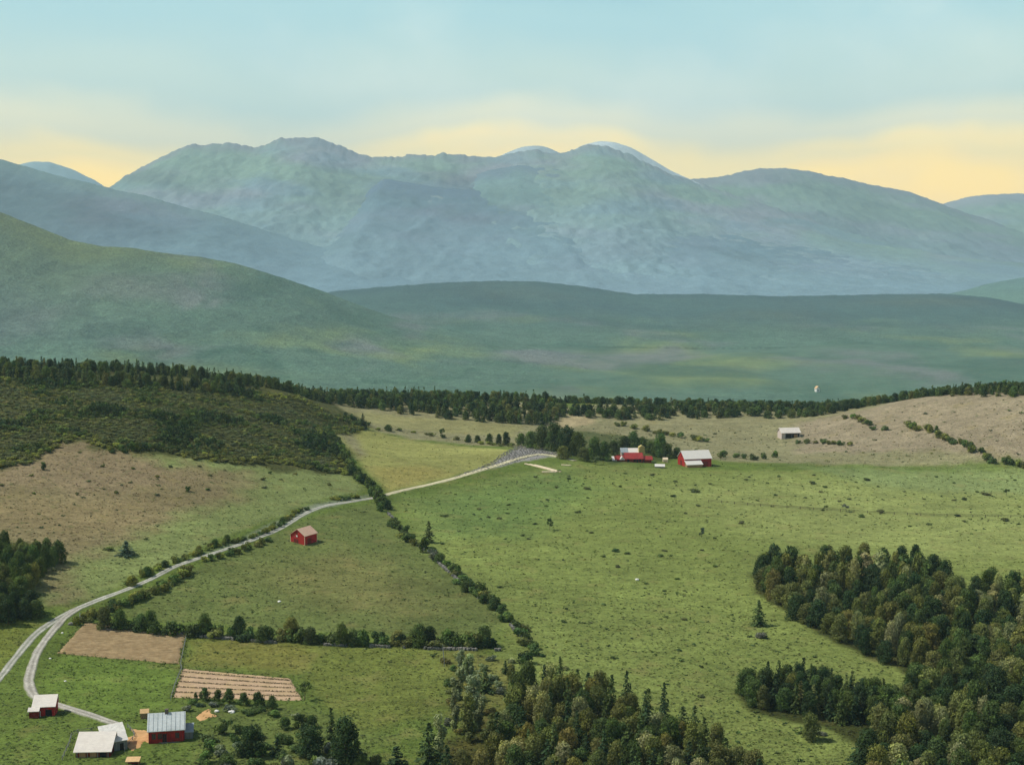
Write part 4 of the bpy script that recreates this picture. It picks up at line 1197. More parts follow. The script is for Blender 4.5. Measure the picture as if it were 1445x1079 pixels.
# -------- scrub on the left hill
SCRUB = [(-200, 532), (-40, 534), (120, 540), (300, 551), (420, 560), (470, 585), (520, 598), (512, 606), (468, 612), (490, 650), (500, 672), (470, 668), (400, 655), (330, 655), (270, 648), (225, 636), (160, 640), (110, 618), (60, 640), (40, 655), (-40, 665), (-200, 672)]
sp = wpoly(SCRUB)
pts = scatter(SCRUB, 2.7, 9000, 64, dens=lambda x, y: 1 + 0.5 * max(0, float(pn(x / 20, y / 20, 6))))
sdv = sdist(sp, np.array([p[0] for p in pts]), np.array([p[1] for p in pts]))
order = sorted(range(len(pts)), key=lambda i: pts[i][1])
acc = ([], [])
scr = []
cnt = 0
for i in order:
    x, y = pts[i]
    front = sdv[i] < 9
    n = float(fbm(np.array([x / 30]), np.array([y / 30]), 3, 90)[0])
    m_ = n + r2.uniform(-.12, .12)
    c = ('yellow' if r2.random() < .35 else 'olive') if front and m_ < 0.05 else ('heath' if m_ < -.08 else ('olive' if m_ < .06 else ('dark' if m_ < .26 else 'deep')))
    h, w = r2.uniform(.35, .7) * (1 + 2.2 * max(0, n) * 3 * (n > .05) + .7 * front), r2.uniform(1.1, 1.9)
    if front and cnt < 200 and y < 800 and topix(x, y, Z(x, y))[0] > -15:
        cnt += 1
        scr.append((x, plant('bush', x, y, h, w, c, '', 'scrub bushes fringing the brown hillside', r2, True, 'scrub_bush'), {'olive': 'olive', 'dark': 'dark green', 'green': 'mid green', 'yellow': 'yellow-green', 'amber': 'amber', 'heath': 'brownish', 'deep': 'very dark green'}[c]))
    else:
        mass_add(acc, 'bush', x, y, h, w, c, r2, 0.2, 1.55)
num = {}
for x, o, cn in sorted(scr, key=lambda q: q[0]):
    num[cn] = num.get(cn, 0) + 1
    o['label'] = f'{nth(num[cn])} {cn} scrub bush from the left, lower edge of hillside scrub'
mass_build('hillside_scrub', acc, 'dense olive scrub covering the top of the left hill')

for i, (x, y) in enumerate(sorted(scatter([(-40, 640), (40, 665), (90, 632), (160, 652), (230, 648), (330, 668), (420, 668), (480, 685), (300, 700), (60, 700), (-40, 690)], 13, 24, 66, dens=lambda x, y: 1 + max(0, float(pn(x / 25, y / 25, 4)))), key=lambda p: p[0])):
    plant('bush', x, y, r2.uniform(.3, .7), r2.uniform(.6, 1.1), pick(r2, [('olive', 3), ('green', 2), ('heath', 2)]), f'{nth(i + 1)} stray bush from the left on the brown slope below the scrub', 'stray bushes below the scrub', r2, True, 'stray_bush')
# -------- tussocks and low juniper over the pastures
TUS = [([(560, 705), (800, 660), (1020, 668), (1440, 665), (1440, 770), (1300, 755), (1060, 765), (1055, 830), (1120, 880), (1250, 950), (1200, 975), (1040, 965), (1035, 990), (1120, 1020), (1200, 1050), (1190, 1079), (1060, 1079), (960, 1020), (860, 985), (770, 965), (740, 900)], 3.6, 1.0),
       ([(200, 850), (440, 735), (530, 712), (700, 880), (400, 885)], 3.0, .7),
       ([(720, 850), (1040, 820), (1060, 850), (1110, 880), (1250, 950), (1200, 975), (1040, 965), (1035, 990), (1110, 1020), (1190, 1050), (1190, 1079), (1060, 1079), (960, 1020), (860, 985), (770, 965)], 1.9, .72),
       ([(0, 690), (200, 650), (460, 670), (400, 730), (200, 800), (60, 850)], 4.2, .9),
       ([(800, 600), (1100, 600), (1445, 560), (1445, 640), (1110, 650), (800, 640)], 6.0, 1.2),
       ([(270, 905), (700, 918), (620, 1030), (450, 1000)], 6.0, .8),
       ([(60, 940), (240, 945), (235, 990), (170, 1015), (60, 985)], 4.5, .7)]
acc = ([], [])
big = []
for ti, (poly, st, sz) in enumerate(TUS):
    for x, y in scatter(poly, st, 3500, 70 + ti, dens=lambda x, y: 1.0 + 1.1 * max(0, float(pn(x / 34, y / 34, 5))) + .6 * max(0, float(pn(x / 9, y / 9, 6)))):
        s = sz * r2.lognormvariate(-0.45, 0.5) * (0.75 + y / 2500)
        if ti == 0 and s > 1.6 and len(big) < 110:
            big.append((x, y, s))
            continue
        mass_add(acc, 'bush', x, y, .24 * s, .5 * s, pick(r2, [('dark', 3), ('heath', 1.5), ('olive', 1.5), ('deep', 3)]), r2, 0.034, 2.9)
mass_build('tussocks', acc, 'low dark tussocks and juniper dotted over the pastures')
big.sort(key=lambda b: b[0])
for i, (x, y, s) in enumerate(big):
    plant('bush', x, y, .22 * s, .48 * s, pick(r2, [('dark', 3), ('heath', 3), ('deep', 1)]), f'low dark juniper, {nth(i + 1)} from the left in the big pasture', 'low junipers dotted over the big pasture', r2, True, 'low_juniper')

# -------- grass tufts: grain of the turf
nT = 42000
px_ = rng.uniform(-30, 1475, nT)
py_ = 1100 - 500 * rng.uniform(0, 1, nT) ** 1.15
dx_, dy_, dz_ = ray(px_, py_)
gz = np.zeros(nT)
for _ in range(7):
    tt_ = (gz - CAMZ) / dz_
    gz = 0.5 * gz + 0.5 * land(dx_ * tt_, np.clip(dy_ * tt_, 230, 1150))
tt_ = (gz - CAMZ) / dz_
gx, gy = dx_ * tt_, dy_ * tt_
ok = (gy > 230) & (gy < 1000)
for f_ in ([(80, 921), (253, 937), (263, 893), (118, 879)], [(243, 984), (428, 988), (410, 957), (257, 943)], [(176, 1060), (211, 1060), (211, 1024), (176, 1024)]):
    ok &= sdist(wpoly(f_), gx, gy) < -0.3
lane = catmull([ground(*q) for q in [(112, 858), (92, 871), (72, 893), (54, 918), (45, 942), (41, 965), (52, 985), (80, 994), (112, 1004), (142, 1014), (168, 1023)]], 6)
trk = catmull([ground(*q) for q in [(535, 701), (560, 694), (600, 685), (650, 672), (700, 657), (735, 646), (762, 641), (785, 644), (812, 650)]], 6)
for line_ in (ROADC[::2], lane, trk):
    for a_ in line_:
        ok &= (gx - a_[0]) ** 2 + (gy - a_[1]) ** 2 > 2.4 ** 2
gx, gy = gx[ok], gy[ok]
gz = land(gx, gy)
gc = ground_colour(gx, gy) * rng.uniform(0.62, 1.25, len(gx))[:, None] * rng.uniform(0.92, 1.08, (len(gx), 3))
sz = rng.uniform(0.30, 0.85, len(gx)) * (0.7 + gy / 1400)
P3 = np.repeat(np.stack([gx, gy, gz + 0.10], 1), 2, 0) + rng.normal(0, 1, (2 * len(gx), 3)) * np.repeat(sz, 2)[:, None] * np.array([0.5, 0.35, 0.05])
Vv, ff = leaf_quads(P3, np.tile([0, 0, 1.0], (len(P3), 1)), 1.0, rng, 0.72)
q_ = Vv.reshape(-1, 4, 3)
c_ = q_.mean(1, keepdims=True)
q_ = c_ + (q_ - c_) * np.repeat(sz, 2)[:, None, None] * 0.95
o = obj('grass_tufts', mesh('grass_tufts', q_.reshape(-1, 3), ff, [M['leaf']], np.repeat(np.repeat(gc, 2, 0), 4, 0)), kind='stuff', label='coarse grass tufts over the pastures and slopes')
o.color = (1, 1, 1, 1)
# -------- rank grass and weeds fringing the two plots
acc = ([], [])
for ring in ([(80, 921), (253, 937), (263, 893), (118, 879), (80, 921)], [(243, 984), (428, 988), (410, 957), (257, 943), (243, 984)]):
    for a_, b_ in zip(ring, ring[1:]):
        for x, y in along([a_, ((a_[0] + b_[0]) / 2, (a_[1] + b_[1]) / 2), b_], 0.75, 0.7, r2.randrange(9999)):
            mass_add(acc, 'bush', x, y, r2.uniform(.14, .42), r2.uniform(.25, .6), pick(r2, [('green', 3), ('olive', 3), ('dark', 1), ('heath', 1)]), r2, 0.03, 2.2)
mass_build('weeds', acc, 'rank weeds fringing the ploughed and striped fields')
# -------- crop rows of the striped field
A0, A1, A2, A3 = wpoly([(243, 984), (428, 988), (410, 957), (257, 943)])
for k in range(5):
    v = (k + 0.9) / 5.6
    acc_v, acc_t = [], []
    r3 = np.random.default_rng(900 + k)
    a = A0 * (1 - v) + A3 * v
    b = A1 * (1 - v) + A2 * v
    n = 620
    tt = r3.uniform(0.01, 0.985, n)
    P = a[None] * (1 - tt)[:, None] + b[None] * tt[:, None] + r3.normal(0, 0.09, (n, 2))
    P3 = np.stack([P[:, 0], P[:, 1], land(P[:, 0], P[:, 1]) + 0.18 + r3.uniform(0.0, 0.35, n)], 1)
    Vv, ff = leaf_quads(P3, np.tile([0, 0, 1.0], (n, 1)), 0.3, r3, 0.5)
    T = np.repeat(r3.uniform(.6, 1.3, n), 4)[:, None] * np.array([[0.16, 0.13, 0.07]])
    o = obj('crop_row', mesh('crop_row', Vv, ff, [M['leaf']], T), sf)
    o.color = (1, 1, 1, 1)

# ------------------------------------------------------------------ buildings
def frame_window(parent, side, c, w, h, y0=None, mat='white'):
    pass
def gable(name, label, px, py, rz, L, Wd, wall, rise, wm, rm, over=0.35, sag=0.0, thick=0.14, front=True, ridge_frac=0.5, cat='barn', sink=0.6):
    """gabled building; px, py: foot of the middle of its front (eaves) wall"""
    g = gp(px, py)
    c, s = math.cos(rz), math.sin(rz)
    ctr = Vector((g.x - s * Wd / 2, g.y + c * Wd / 2, 0))
    zs = [Z(ctr.x + c * a * L / 2 - s * b * Wd / 2, ctr.y + s * a * L / 2 + c * b * Wd / 2) for a in (-1, 1) for b in (-1, 1)]
    ctr.z = g.z
    o = thing(name, label, cat, ctr, rz)
    o['floor'] = min(zs) - ctr.z - 0.3
    lo = min(min(zs) - ctr.z - 0.3, -0.3)
    yr = -Wd / 2 + Wd * ridge_frac
    body = MB().prism([(-Wd / 2, lo), (Wd / 2, lo), (Wd / 2, wall), (yr, wall + rise), (-Wd / 2, wall)], lambda p: (-L / 2, p[0], p[1]), lambda p: (L / 2, p[0], p[1]))
    body.build('wall', M[wm], o)
    k1, k2 = rise / (yr + Wd / 2), rise / (Wd / 2 - yr)
    y0, y1 = -Wd / 2 - over, Wd / 2 + over
    e0, e1 = wall - over * k1 + 0.03, wall - over * k2 + 0.03
    top = wall + rise + 0.03
    prof = [(y0, e0), (yr, top), (y1, e1), (y1, e1 + thick), (yr, top + thick * 1.3), (y0, e0 + thick)]
    rf = MB().prism(prof, lambda p: (-L / 2 - over, p[0], p[1]), lambda p: (L / 2 + over, p[0], p[1])).build('roof', M[rm], o)
    return o, rf
def opening(o, kind, x, z, w, h, y, mat='dark', frame=None, out=-1, axis='y'):
    """door or window standing 3 cm proud on the wall at y (or x when axis is x)"""
    b = MB()
    d = 0.05 * out
    def bx(b, u0, u1, z0, z1, a, c):
        a, c = min(a, c), max(a, c)
        if axis == 'y':
            b.box(u0, u1, a, c, z0, z1)
        else:
            b.box(a, c, u0, u1, z0, z1)
    bx(b, x - w / 2, x + w / 2, z, z + h, y - d * 0.5, y + d)
    p_ = b.build(kind, M[mat], o)
    if frame:
        f = MB()
        t_ = 0.1
        for u0, u1, z0, z1 in ((x - w / 2 - t_, x - w / 2, z - t_, z + h + t_), (x + w / 2, x + w / 2 + t_, z - t_, z + h + t_), (x - w / 2, x + w / 2, z + h, z + h + t_), (x - w / 2, x + w / 2, z - t_, z)):
            bx(f, u0, u1, z0, z1, y - d * 0.4, y + d * 1.7)
        f.build('frame', M[frame], p_)
    return p_

# the farmhouse with the grey roof
o, rf = gable('farmhouse', 'red farmhouse with a grey tin roof at the end of the lane', 235, 1047, R(11), 8.4, 7.2, 3.1, 3.0, 'red', 'roof_grey', 0.3, cat='house')
MB().box(-0.4, 0.4, -0.4, 0.4, 5.3, 7.1).build('chimney', M['brick'], rf)
MB().box(-4.2, 4.2, -2.22, -2.08, 4.36, 4.44).build('roof_seam', M['roof_blue'], rf)
for x_ in (-2.9, -1.5):
    opening(o, 'window', x_, 1.0, 0.85, 1.3, -3.6, 'glass', 'red_dark')
opening(o, 'window', 2.6, 1.0, 0.85, 1.3, -3.6, 'glass', 'red_dark')
opening(o, 'door', -0.4, 0.05, 1.0, 2.1, -3.6, 'dark', 'red_dark')
MB().box(-1.3, 3.0, -4.3, -3.66, -0.5, 0.12).build('step', M['stone'], o)
for q_x in np.linspace(-4.2, 4.2, 9):
    MB().prism([(-3.84, 2.98), (-0.1, 6.10), (-0.1, 6.19), (-3.84, 3.07)], lambda p: (q_x - .035, p[0], p[1] + .14), lambda p: (q_x + .035, p[0], p[1] + .14)).build('standing_seam', M['roof_grey'], rf)
for q_x in np.arange(-4.0, 4.1, 0.5):
    MB().box(q_x - .04, q_x + .04, -3.66, -3.6, 0.0, 2.8).build('batten', M['red_dark'], o)
lt = MB().prism([(-2.2, -0.6), (2.0, -0.6), (2.0, 2.4), (-2.2, 1.7)], lambda p: (4.24, p[0], p[1]), lambda p: (6.2, p[0], p[1])).build('lean_to', M['grey_wood'], o)
MB().prism([(-2.4, 1.70), (2.2, 2.47), (2.2, 2.58), (-2.4, 1.82)], lambda p: (4.24, p[0], p[1]), lambda p: (6.4, p[0], p[1])).build('lean_to_roof', M['roof_blue'], lt)
# small tan hut beside it
o, rf = gable('hut', 'small tan hut tucked behind the grey-roofed house', 204, 1014, R(11), 2.0, 1.9, 1.5, 0.7, 'brown_wood', 'tan', 0.15, cat='hut')
# long pale-roofed shed
o, rf = gable('shed', 'long shed with a wide pale roof beside the farmyard', 131, 1068, R(3), 8.0, 6.6, 1.5, 2.6, 'red_dark', 'roof_pale', 0.45, cat='shed', ridge_frac=0.85)
for x_ in (-3.6, -1.2, 1.2, 3.6):
    MB().box(x_ - 0.09, x_ + 0.09, -3.62, -3.44, -0.5, 1.3).build('post', M['grey_wood'], o)
for x_ in (-2.4, 0.1, 2.4):
    opening(o, 'door', x_, 0.0, 1.5, 1.25, -3.3, 'brown_wood' if x_ < 2 else 'dark', None)
# crooked double-roofed shed
o, rf = gable('shed', 'small grey shed with a crooked double roof between long shed and farmyard', 169, 1058, R(28), 3.6, 3.2, 2.3, 0.9, 'grey_wood', 'roof_white', 0.25, cat='shed', ridge_frac=0.8)
up_ = MB().box(-2.6, 2.0, 1.66, 4.6, -0.4, 2.9).build('upper_wall', M['grey_wood'], o)
MB().prism([(1.5, 3.0), (5.2, 4.3), (5.2, 4.45), (1.5, 3.15)], lambda p: (-3.6, p[0] + .4, p[1] - .25), lambda p: (2.2, p[0] - .2, p[1] + .2)).build('upper_roof', M['old_white'], o)
opening(o, 'door', 0.5, 0.0, 0.9, 1.7, -1.6, 'dark', None)
# small dark-red barn with the L-shaped roof
o, rf = gable('barn', 'small dark red barn with a pale L-shaped roof beside the lane', 62, 1010, R(8), 5.4, 4.8, 2.5, 1.8, 'red', 'roof_pale', 0.3, cat='barn', ridge_frac=0.8)
ann = MB().prism([(-3.9, -0.4), (-2.41, -0.4), (-2.41, 2.5), (-3.9, 1.9)], lambda p: (-3.4, p[0], p[1]), lambda p: (-1.0, p[0], p[1])).build('annex', M['red_dark'], o)
MB().prism([(-4.2, 1.82), (-2.72, 2.46), (-2.72, 2.59), (-4.2, 1.96)], lambda p: (-3.7, p[0], p[1]), lambda p: (-0.8, p[0], p[1])).build('annex_roof', M['roof_pale'], ann)
opening(o, 'door', 1.2, 0.0, 1.6, 1.7, -2.4, 'dark', None)
MB().box(-0.95, -0.8, -2.56, -2.42, -0.2, 1.5).build('door_post', M['white'], o)
MB().prism([(-2.6, 1.0), (2.4, 1.6), (2.4, 1.7), (-2.6, 1.1)], lambda p: (-3.6, p[0], p[1] + 0.1), lambda p: (-2.95, p[0], p[1] + 0.1)).build('side_eave', M['roof_pale'], o)
# tan-roofed shelter at the bottom edge
g = gp(188, 1079)
o = thing('shelter', 'little shelter with a flat tan roof at the bottom edge below the farmyard', 'shelter', g, R(4))
MB().prism([(-1.1, 1.15), (1.1, 1.55), (1.1, 1.67), (-1.1, 1.27)], lambda p: (-1.6, p[0], p[1]), lambda p: (1.6, p[0], p[1])).build('roof', M['tan'], o)
for sx in (-1, 1):
    for sy in (-1, 1):
        MB().box(sx * 1.4 - .07, sx * 1.4 + .07, sy * .9 - .07, sy * .9 + .07, -0.4, 1.29 + sy * 0.13).build('post', M['brown_wood'], o)
MB().box(-1.3, 1.3, .82, .96, -0.4, 1.4).build('back_board', M['red_dark'], o)

# the red roadside barn: gable end towards the lower left
RZ = R(-62)
g = gp(430, 769)
o = thing('barn', 'bright red barn with a rosy shingle roof beside the gravel road', 'barn', g, 0)
Lb, Wb, wl, rs = 7.6, 6.9, 3.6, 2.3
cb, sb = math.cos(R(-68)), math.sin(R(-68))
# local x runs back along the ridge; near right corner stands at g
ax = Vector((0.50, 0.866, 0)).normalized()
ay = Vector((-ax.y, ax.x, 0))
o.rotation_euler = (0, 0, math.atan2(ax.y, ax.x))
o.location = g + ax * Lb / 2 + ay * Wb / 2
MB().prism([(-Wb / 2, -0.9), (Wb / 2, -0.9), (Wb / 2, wl), (0, wl + rs), (-Wb / 2, wl)], lambda p: (-Lb / 2, p[0], p[1]), lambda p: (Lb / 2, p[0], p[1])).build('wall', M['red_bright'], o)
ov = 0.35
k_ = rs / (Wb / 2)
MB().prism([(-Wb / 2 - ov, wl - ov * k_ + .03), (0, wl + rs + .03), (Wb / 2 + ov, wl - ov * k_ + .03), (Wb / 2 + ov, wl - ov * k_ + .17), (0, wl + rs + .2), (-Wb / 2 - ov, wl - ov * k_ + .17)],
           lambda p: (-Lb / 2 - ov, p[0], p[1]), lambda p: (Lb / 2 + ov, p[0], p[1])).build('roof', M['roof_pink'], o)
X0 = -Lb / 2
opening(o, 'hatch', 0.3, 3.9, 0.8, 1.1, X0, 'red_dark', None, -1, 'x')
opening(o, 'window', 0.35, 2.9, 0.75, 0.7, X0, 'white', 'red_dark', -1, 'x')
opening(o, 'door', 0.7, -0.2, 2.0, 2.3, X0, 'red_dark', None, -1, 'x')
opening(o, 'door', -0.9, 0.0, 2.4, 2.4, -Wb / 2, 'red_dark', None, -1, 'y')
for yy in (-Wb / 2, Wb / 2):
    MB().box(X0 - .06, X0 + .10, yy - .10, yy + .10, -0.6, wl - 0.1).build('corner_board', M['roof_pink'], o)
MB().box(Lb / 2 - .10, Lb / 2 + .06, -Wb / 2 - .10, -Wb / 2 + .10, -0.6, wl - 0.1).build('corner_board', M['roof_pink'], o)
MB().box(X0 - .35, X0 - 0.02, -Wb / 2, Wb / 2, -0.9, 0.05).build('sill_stone', M['tan'], o)

# big barn with a white roof
o, rf = gable('barn', 'large dark red barn with a white roof at the top of the pasture', 985, 658, R(14), 15.5, 10.5, 4.4, 3.6, 'red', 'roof_white', 0.4, cat='barn')
ln = MB().prism([(-8.7, -0.6), (-5.26, -0.6), (-5.26, 3.3), (-8.7, 1.7)], lambda p: (-7.6, p[0], p[1]), lambda p: (1.2, p[0], p[1])).build('lean_to', M['brown_wood'], o)
MB().prism([(-9.2, 1.56), (-5.2, 3.48), (-5.2, 3.66), (-9.2, 1.76)], lambda p: (-8.0, p[0], p[1]), lambda p: (1.5, p[0], p[1])).build('lean_to_roof', M['roof_white'], ln)
opening(o, 'door', 4.2, 0.0, 2.6, 2.8, -5.25, 'red_dark', None)
opening(o, 'door', 0.0, 0.0, 3.0, 3.0, -7.75, 'red_dark', None, -1, 'x')
opening(o, 'window', 0.0, 4.8, 1.0, 1.0, -7.75, 'dark', None, -1, 'x')
# low red farmhouse
o, rf = gable('farmhouse', 'low red-roofed farmhouse in front of the grove at the top of the pasture', 895, 652, R(2), 9.6, 8.0, 1.9, 2.4, 'red_dark', 'roof_red', 0.4, cat='house', ridge_frac=0.72)
wg = MB().prism([(-3.6, -0.7), (3.2, -0.7), (3.2, 1.5), (1.2, 2.9), (-3.6, 1.3)], lambda p: (-10.6, p[0], p[1]), lambda p: (-4.83, p[0], p[1])).build('left_wing', M['red_dark'], o)
MB().prism([(-4.0, 1.2), (1.2, 2.94), (3.6, 1.3), (3.6, 1.45), (1.2, 3.1), (-4.0, 1.36)], lambda p: (-9.4, p[0], p[1]), lambda p: (-5.25, p[0], p[1])).build('wing_roof', M['roof_red'], wg)
MB().prism([(-3.9, 0.9), (1.0, 2.5), (3.4, 1.0), (3.4, 1.15), (1.0, 2.66), (-3.9, 1.06)], lambda p: (-12.0, p[0], p[1]), lambda p: (-9.43, p[0], p[1])).build('porch_roof', M['roof_white'], wg)
dm = MB().prism([(-1.5, 1.4), (1.5, 1.4), (0, 3.2)], lambda p: (-6.6 + p[0], -4.5, p[1]), lambda p: (-6.6 + p[0], -1.0, p[1])).build('dormer', M['roof_white'], wg)
rw = MB().prism([(-2.9, -0.7), (2.9, -0.7), (2.9, 1.3), (-2.9, 1.3)], lambda p: (5.6, p[0], p[1]), lambda p: (9.6, p[0], p[1])).build('right_wing', M['red_dark'], o)
MB().prism([(-3.4, 1.05), (1.0, 2.6), (3.2, 1.5), (3.2, 1.64), (1.0, 2.75), (-3.4, 1.2)], lambda p: (5.4, p[0], p[1]), lambda p: (10.4, p[0], p[1])).build('wing_roof', M['roof_red'], rw)
for x_ in (-3.2, 0.2, 3.2):
    opening(o, 'window', x_, 0.4, 1.2, 1.1, -4.0, 'dark', None)
opening(o, 'door', 1.8, -0.3, 1.0, 1.9, -4.0, 'dark', None)
# rear wing
o2, rf2 = gable('house', 'house with a slate and white roof behind the low red-roofed farmhouse', 889, 645, R(4), 9.5, 6.5, 2.6, 2.0, 'pinkwall', 'roof_pale', 0.3, cat='house')
MB().prism([(-3.62, 2.58), (-0.02, 4.82), (-0.02, 4.94), (-3.62, 2.72)], lambda p: (-5.2, p[0], p[1] + .05), lambda p: (-1.0, p[0], p[1] + .05)).build('slate_roof', M['roof_blue'], rf2)
o3 = thing('tower', 'stubby ochre tower beside the slate-roofed house', 'tower', gp(905, 646), R(4))
MB().prism([(-1.9, 0), (1.9, 0), (1.5, 6.6), (-1.5, 6.6)], lambda p: (p[0], -1.6, p[1] - 0.4), lambda p: (p[0], 1.6, p[1] - 0.4)).build('wall', M['ochre'], o3)
MB().prism([(-1.75, 6.22), (1.75, 6.22), (0, 7.3)], lambda p: (p[0], -1.9, p[1]), lambda p: (p[0], 1.9, p[1])).build('roof', M['ochre'], o3)
# white low roof in the pasture and pale box
o, rf = gable('hut', 'low white-roofed hut in the grass between red farmhouse and barn', 931, 660, R(-8), 5.0, 3.2, 0.8, 0.9, 'grey_wood', 'roof_white', 0.25, cat='hut')
o, rf = gable('hut', 'tiny pale yellow hut left of the white-roofed barn', 939, 652, R(0), 2.6, 2.4, 1.4, 0.9, 'lumber', 'lumber', 0.15, cat='hut')
# pale open-fronted shed on the heath
o, rf = gable('shed', 'pale open-fronted shed alone on the heath', 1116, 618, R(10), 12.5, 7.5, 3.6, 2.6, 'pinkwall', 'roof_pale', 0.5, cat='shed')
opening(o, 'open_front_shade', 1.0, 0.0, 9.6, 3.0, -3.75, 'dark', None)  # near-black panel painted for the shade inside the open front
for x_ in (-3.6, 0.6, 4.6):
    MB().box(x_ - .14, x_ + .14, -3.95, -3.82, -0.4, 3.1).build('post', M['grey_wood'], o)
MB().box(2.0, 4.4, -3.98, -3.85, 0.0, 2.4).build('door', M['brown_wood'], o)
# tiny pale cottage in the hazy valley
g = Vector(at_y(1153, 553, 2700))
g.z = Z(g.x, g.y)
for yy in np.arange(1700, 4200, 25):
    q = at_y(1153, 554, yy)
    if q[2] < Z(q[0], q[1]):
        g = Vector((q[0], q[1], Z(q[0], q[1])))
        break
o = thing('cottage', 'tiny white cottage with an orange roof far out in the hazy valley', 'cottage', g, R(20))
kx = g.y / F
MB().prism([(-2.6 * kx, -3), (2.6 * kx, -3), (2.6 * kx, 5 * kx), (0, 8 * kx), (-2.6 * kx, 5 * kx)], lambda p: (p[0], -2.6 * kx, p[1]), lambda p: (p[0], 2.6 * kx, p[1])).build('wall', M['white'], o)
MB().prism([(-3.0 * kx, 4.7 * kx), (0, 8.15 * kx), (3.0 * kx, 4.7 * kx), (3.0 * kx, 5.1 * kx), (0, 8.6 * kx), (-3.0 * kx, 5.1 * kx)], lambda p: (p[0], -3 * kx, p[1]), lambda p: (p[0], 3 * kx, p[1])).build('roof', M['tan'], o)
opening(o, 'window', 0, 1.5 * kx, 1.6 * kx, 2 * kx, -2.6 * kx, 'dark', None)

# ------------------------------------------------------------------ small things
# white post at the field corner
g = gp(113, 877)
o = thing('post', 'white post at the corner of the ploughed field', 'post', g)
MB().bar((0, 0, -0.4), (0, 0, 2.6), 0.13, 6, 0.11).build('shaft', M['white'], o)
MB().box(-0.22, 0.22, -0.22, 0.22, 2.6, 2.8).build('cap', M['grey_wood'], o)
# boards lying in the grass by the stony rise
for i, (p0, p1, w, lab) in enumerate([((743, 654), (789, 666), 3.2, 'long pale strip of boards lying in the pasture by the stony rise'), ((765, 666), (787, 666), 1.8, 'short pale board lying just below the long strip of boards'), ((792, 656), (806, 657), 1.6, 'small pale board lying right of the long strip of boards')]):
    a, b = gp(*p0), gp(*p1)
    mid = (a + b) / 2
    d = b - a
    d.z = 0
    n_ = Vector((-d.y, d.x, 0)).normalized()
    d.normalize()
    hl_ = (b - a).length / 2
    o = thing('lumber', lab, 'boards', (mid.x, mid.y, Z(mid.x, mid.y)), math.atan2(d.y, d.x))
    for j in range(3):
        bb = MB()
        off = (j - 1) * w / 3
        segs = 6
        e0, e1 = -hl_ * (1 - 0.2 * j * (i == 0)), hl_ * (1 - 0.12 * (2 - j))
        for k in range(segs):
            xs = [e0 + (e1 - e0) * (k + q) / segs for q in (0, 1)]
            zz_ = [Z(mid.x + d.x * x_ + n_.x * off, mid.y + d.y * x_ + n_.y * off) - o.location.z for x_ in xs]
            bb.prism([(off - w / 6.6, 0.02), (off + w / 6.6, 0.02), (off + w / 6.6, 0.34), (off - w / 6.6, 0.34)], lambda p: (xs[0], p[0], p[1] + zz_[0]), lambda p: (xs[1], p[0], p[1] + zz_[1]))
        bb.build('board', M['lumber'], o)
# boulders
def boulder(px, py, s, lab, seed, mat='white'):
    rr = np.random.default_rng(seed)
    import bmesh
    bm = bmesh.new()
    bmesh.ops.create_icosphere(bm, subdivisions=2, radius=1)
    for v in bm.verts:
        k = 1 + 0.25 * float(pn(np.array([v.co.x * 1.7 + seed]), np.array([v.co.y * 1.7 + v.co.z]))[0])
        v.co = Vector((v.co.x * s * k * 1.2, v.co.y * s * k, v.co.z * s * k * 0.75))
    me = bpy.data.meshes.new('boulder')
    bm.to_mesh(me)
    bm.free()
    me.materials.append(M[mat])
    o = obj('boulder', me)
    g = gp(px, py)
    o.location = (g.x, g.y, g.z + 0.25 * s)
    o['label'], o['category'] = lab, 'boulder'
boulder(394, 849, 0.5, 'white boulder alone in the red barn field', 1)
boulder(899, 818, 0.6, 'small white boulder alone in the big pasture', 2)
boulder(88, 893, 0.35, 'pale boulder between the lane and the ploughed field', 3)
boulder(71, 929, 0.32, 'pale boulder on the grass right of the lane bend', 4)
boulder(92, 961, 0.32, 'pale boulder in the grass below the ploughed field', 5)
boulder(100, 881, 0.8, 'pale boulder at the foot of the white post', 6, 'stone')
boulder(306, 1004, 0.6, 'pale stone slab beside the bare orange patch', 7)
boulder(327, 1005, 0.7, 'wide pale stone slab below the orchard row', 8)
# stone walls (stones a pixel or two across, joined)
def stone_wall(pts, label, step=0.55, seed=0, gap=0.3):
    r = random.Random(seed)
    Vs, Fs = [], []
    base = np.array([(x, y, z) for x in (-1, 1) for y in (-1, 1) for z in (-1, 1)], float)
    fc = np.array([(0, 1, 3, 2), (4, 6, 7, 5), (0, 4, 5, 1), (2, 3, 7, 6), (0, 2, 6, 4), (1, 5, 7, 3)])
    c = along(pts, step, 0.35, seed)
    for i, (x, y) in enumerate(c):
        if pn(np.array([i * 0.07]), np.array([seed * 3.3 + .4]))[0] < gap - .2:
            continue
        for lv in range(2):
            s = np.array([r.uniform(.25, .5), r.uniform(.25, .5), r.uniform(.2, .34)])
            v = base * s * np.array([[r.uniform(.75, 1.1) for _ in range(3)] for _ in range(8)])
            a = r.uniform(0, 6)
            v = np.stack([v[:, 0] * math.cos(a) - v[:, 1] * math.sin(a) + x + r.uniform(-.2, .2), v[:, 0] * math.sin(a) + v[:, 1] * math.cos(a) + y, v[:, 2] + Z(x, y) + 0.12 + lv * 0.42], 1)
            Fs.append(fc + 8 * len(Vs))
            Vs.append(v)
    o = obj('stone_wall', mesh('stone_wall', np.concatenate(Vs), np.concatenate(Fs), [M['stone']]))
    o['label'], o['category'], o['kind'] = label, 'stone wall', 'stuff'
stone_wall([(140, 888), (263, 897), (400, 908), (560, 914), (705, 918)], 'low tumbled stone wall along the foot of the lower hedgerow', seed=1, gap=0.1)
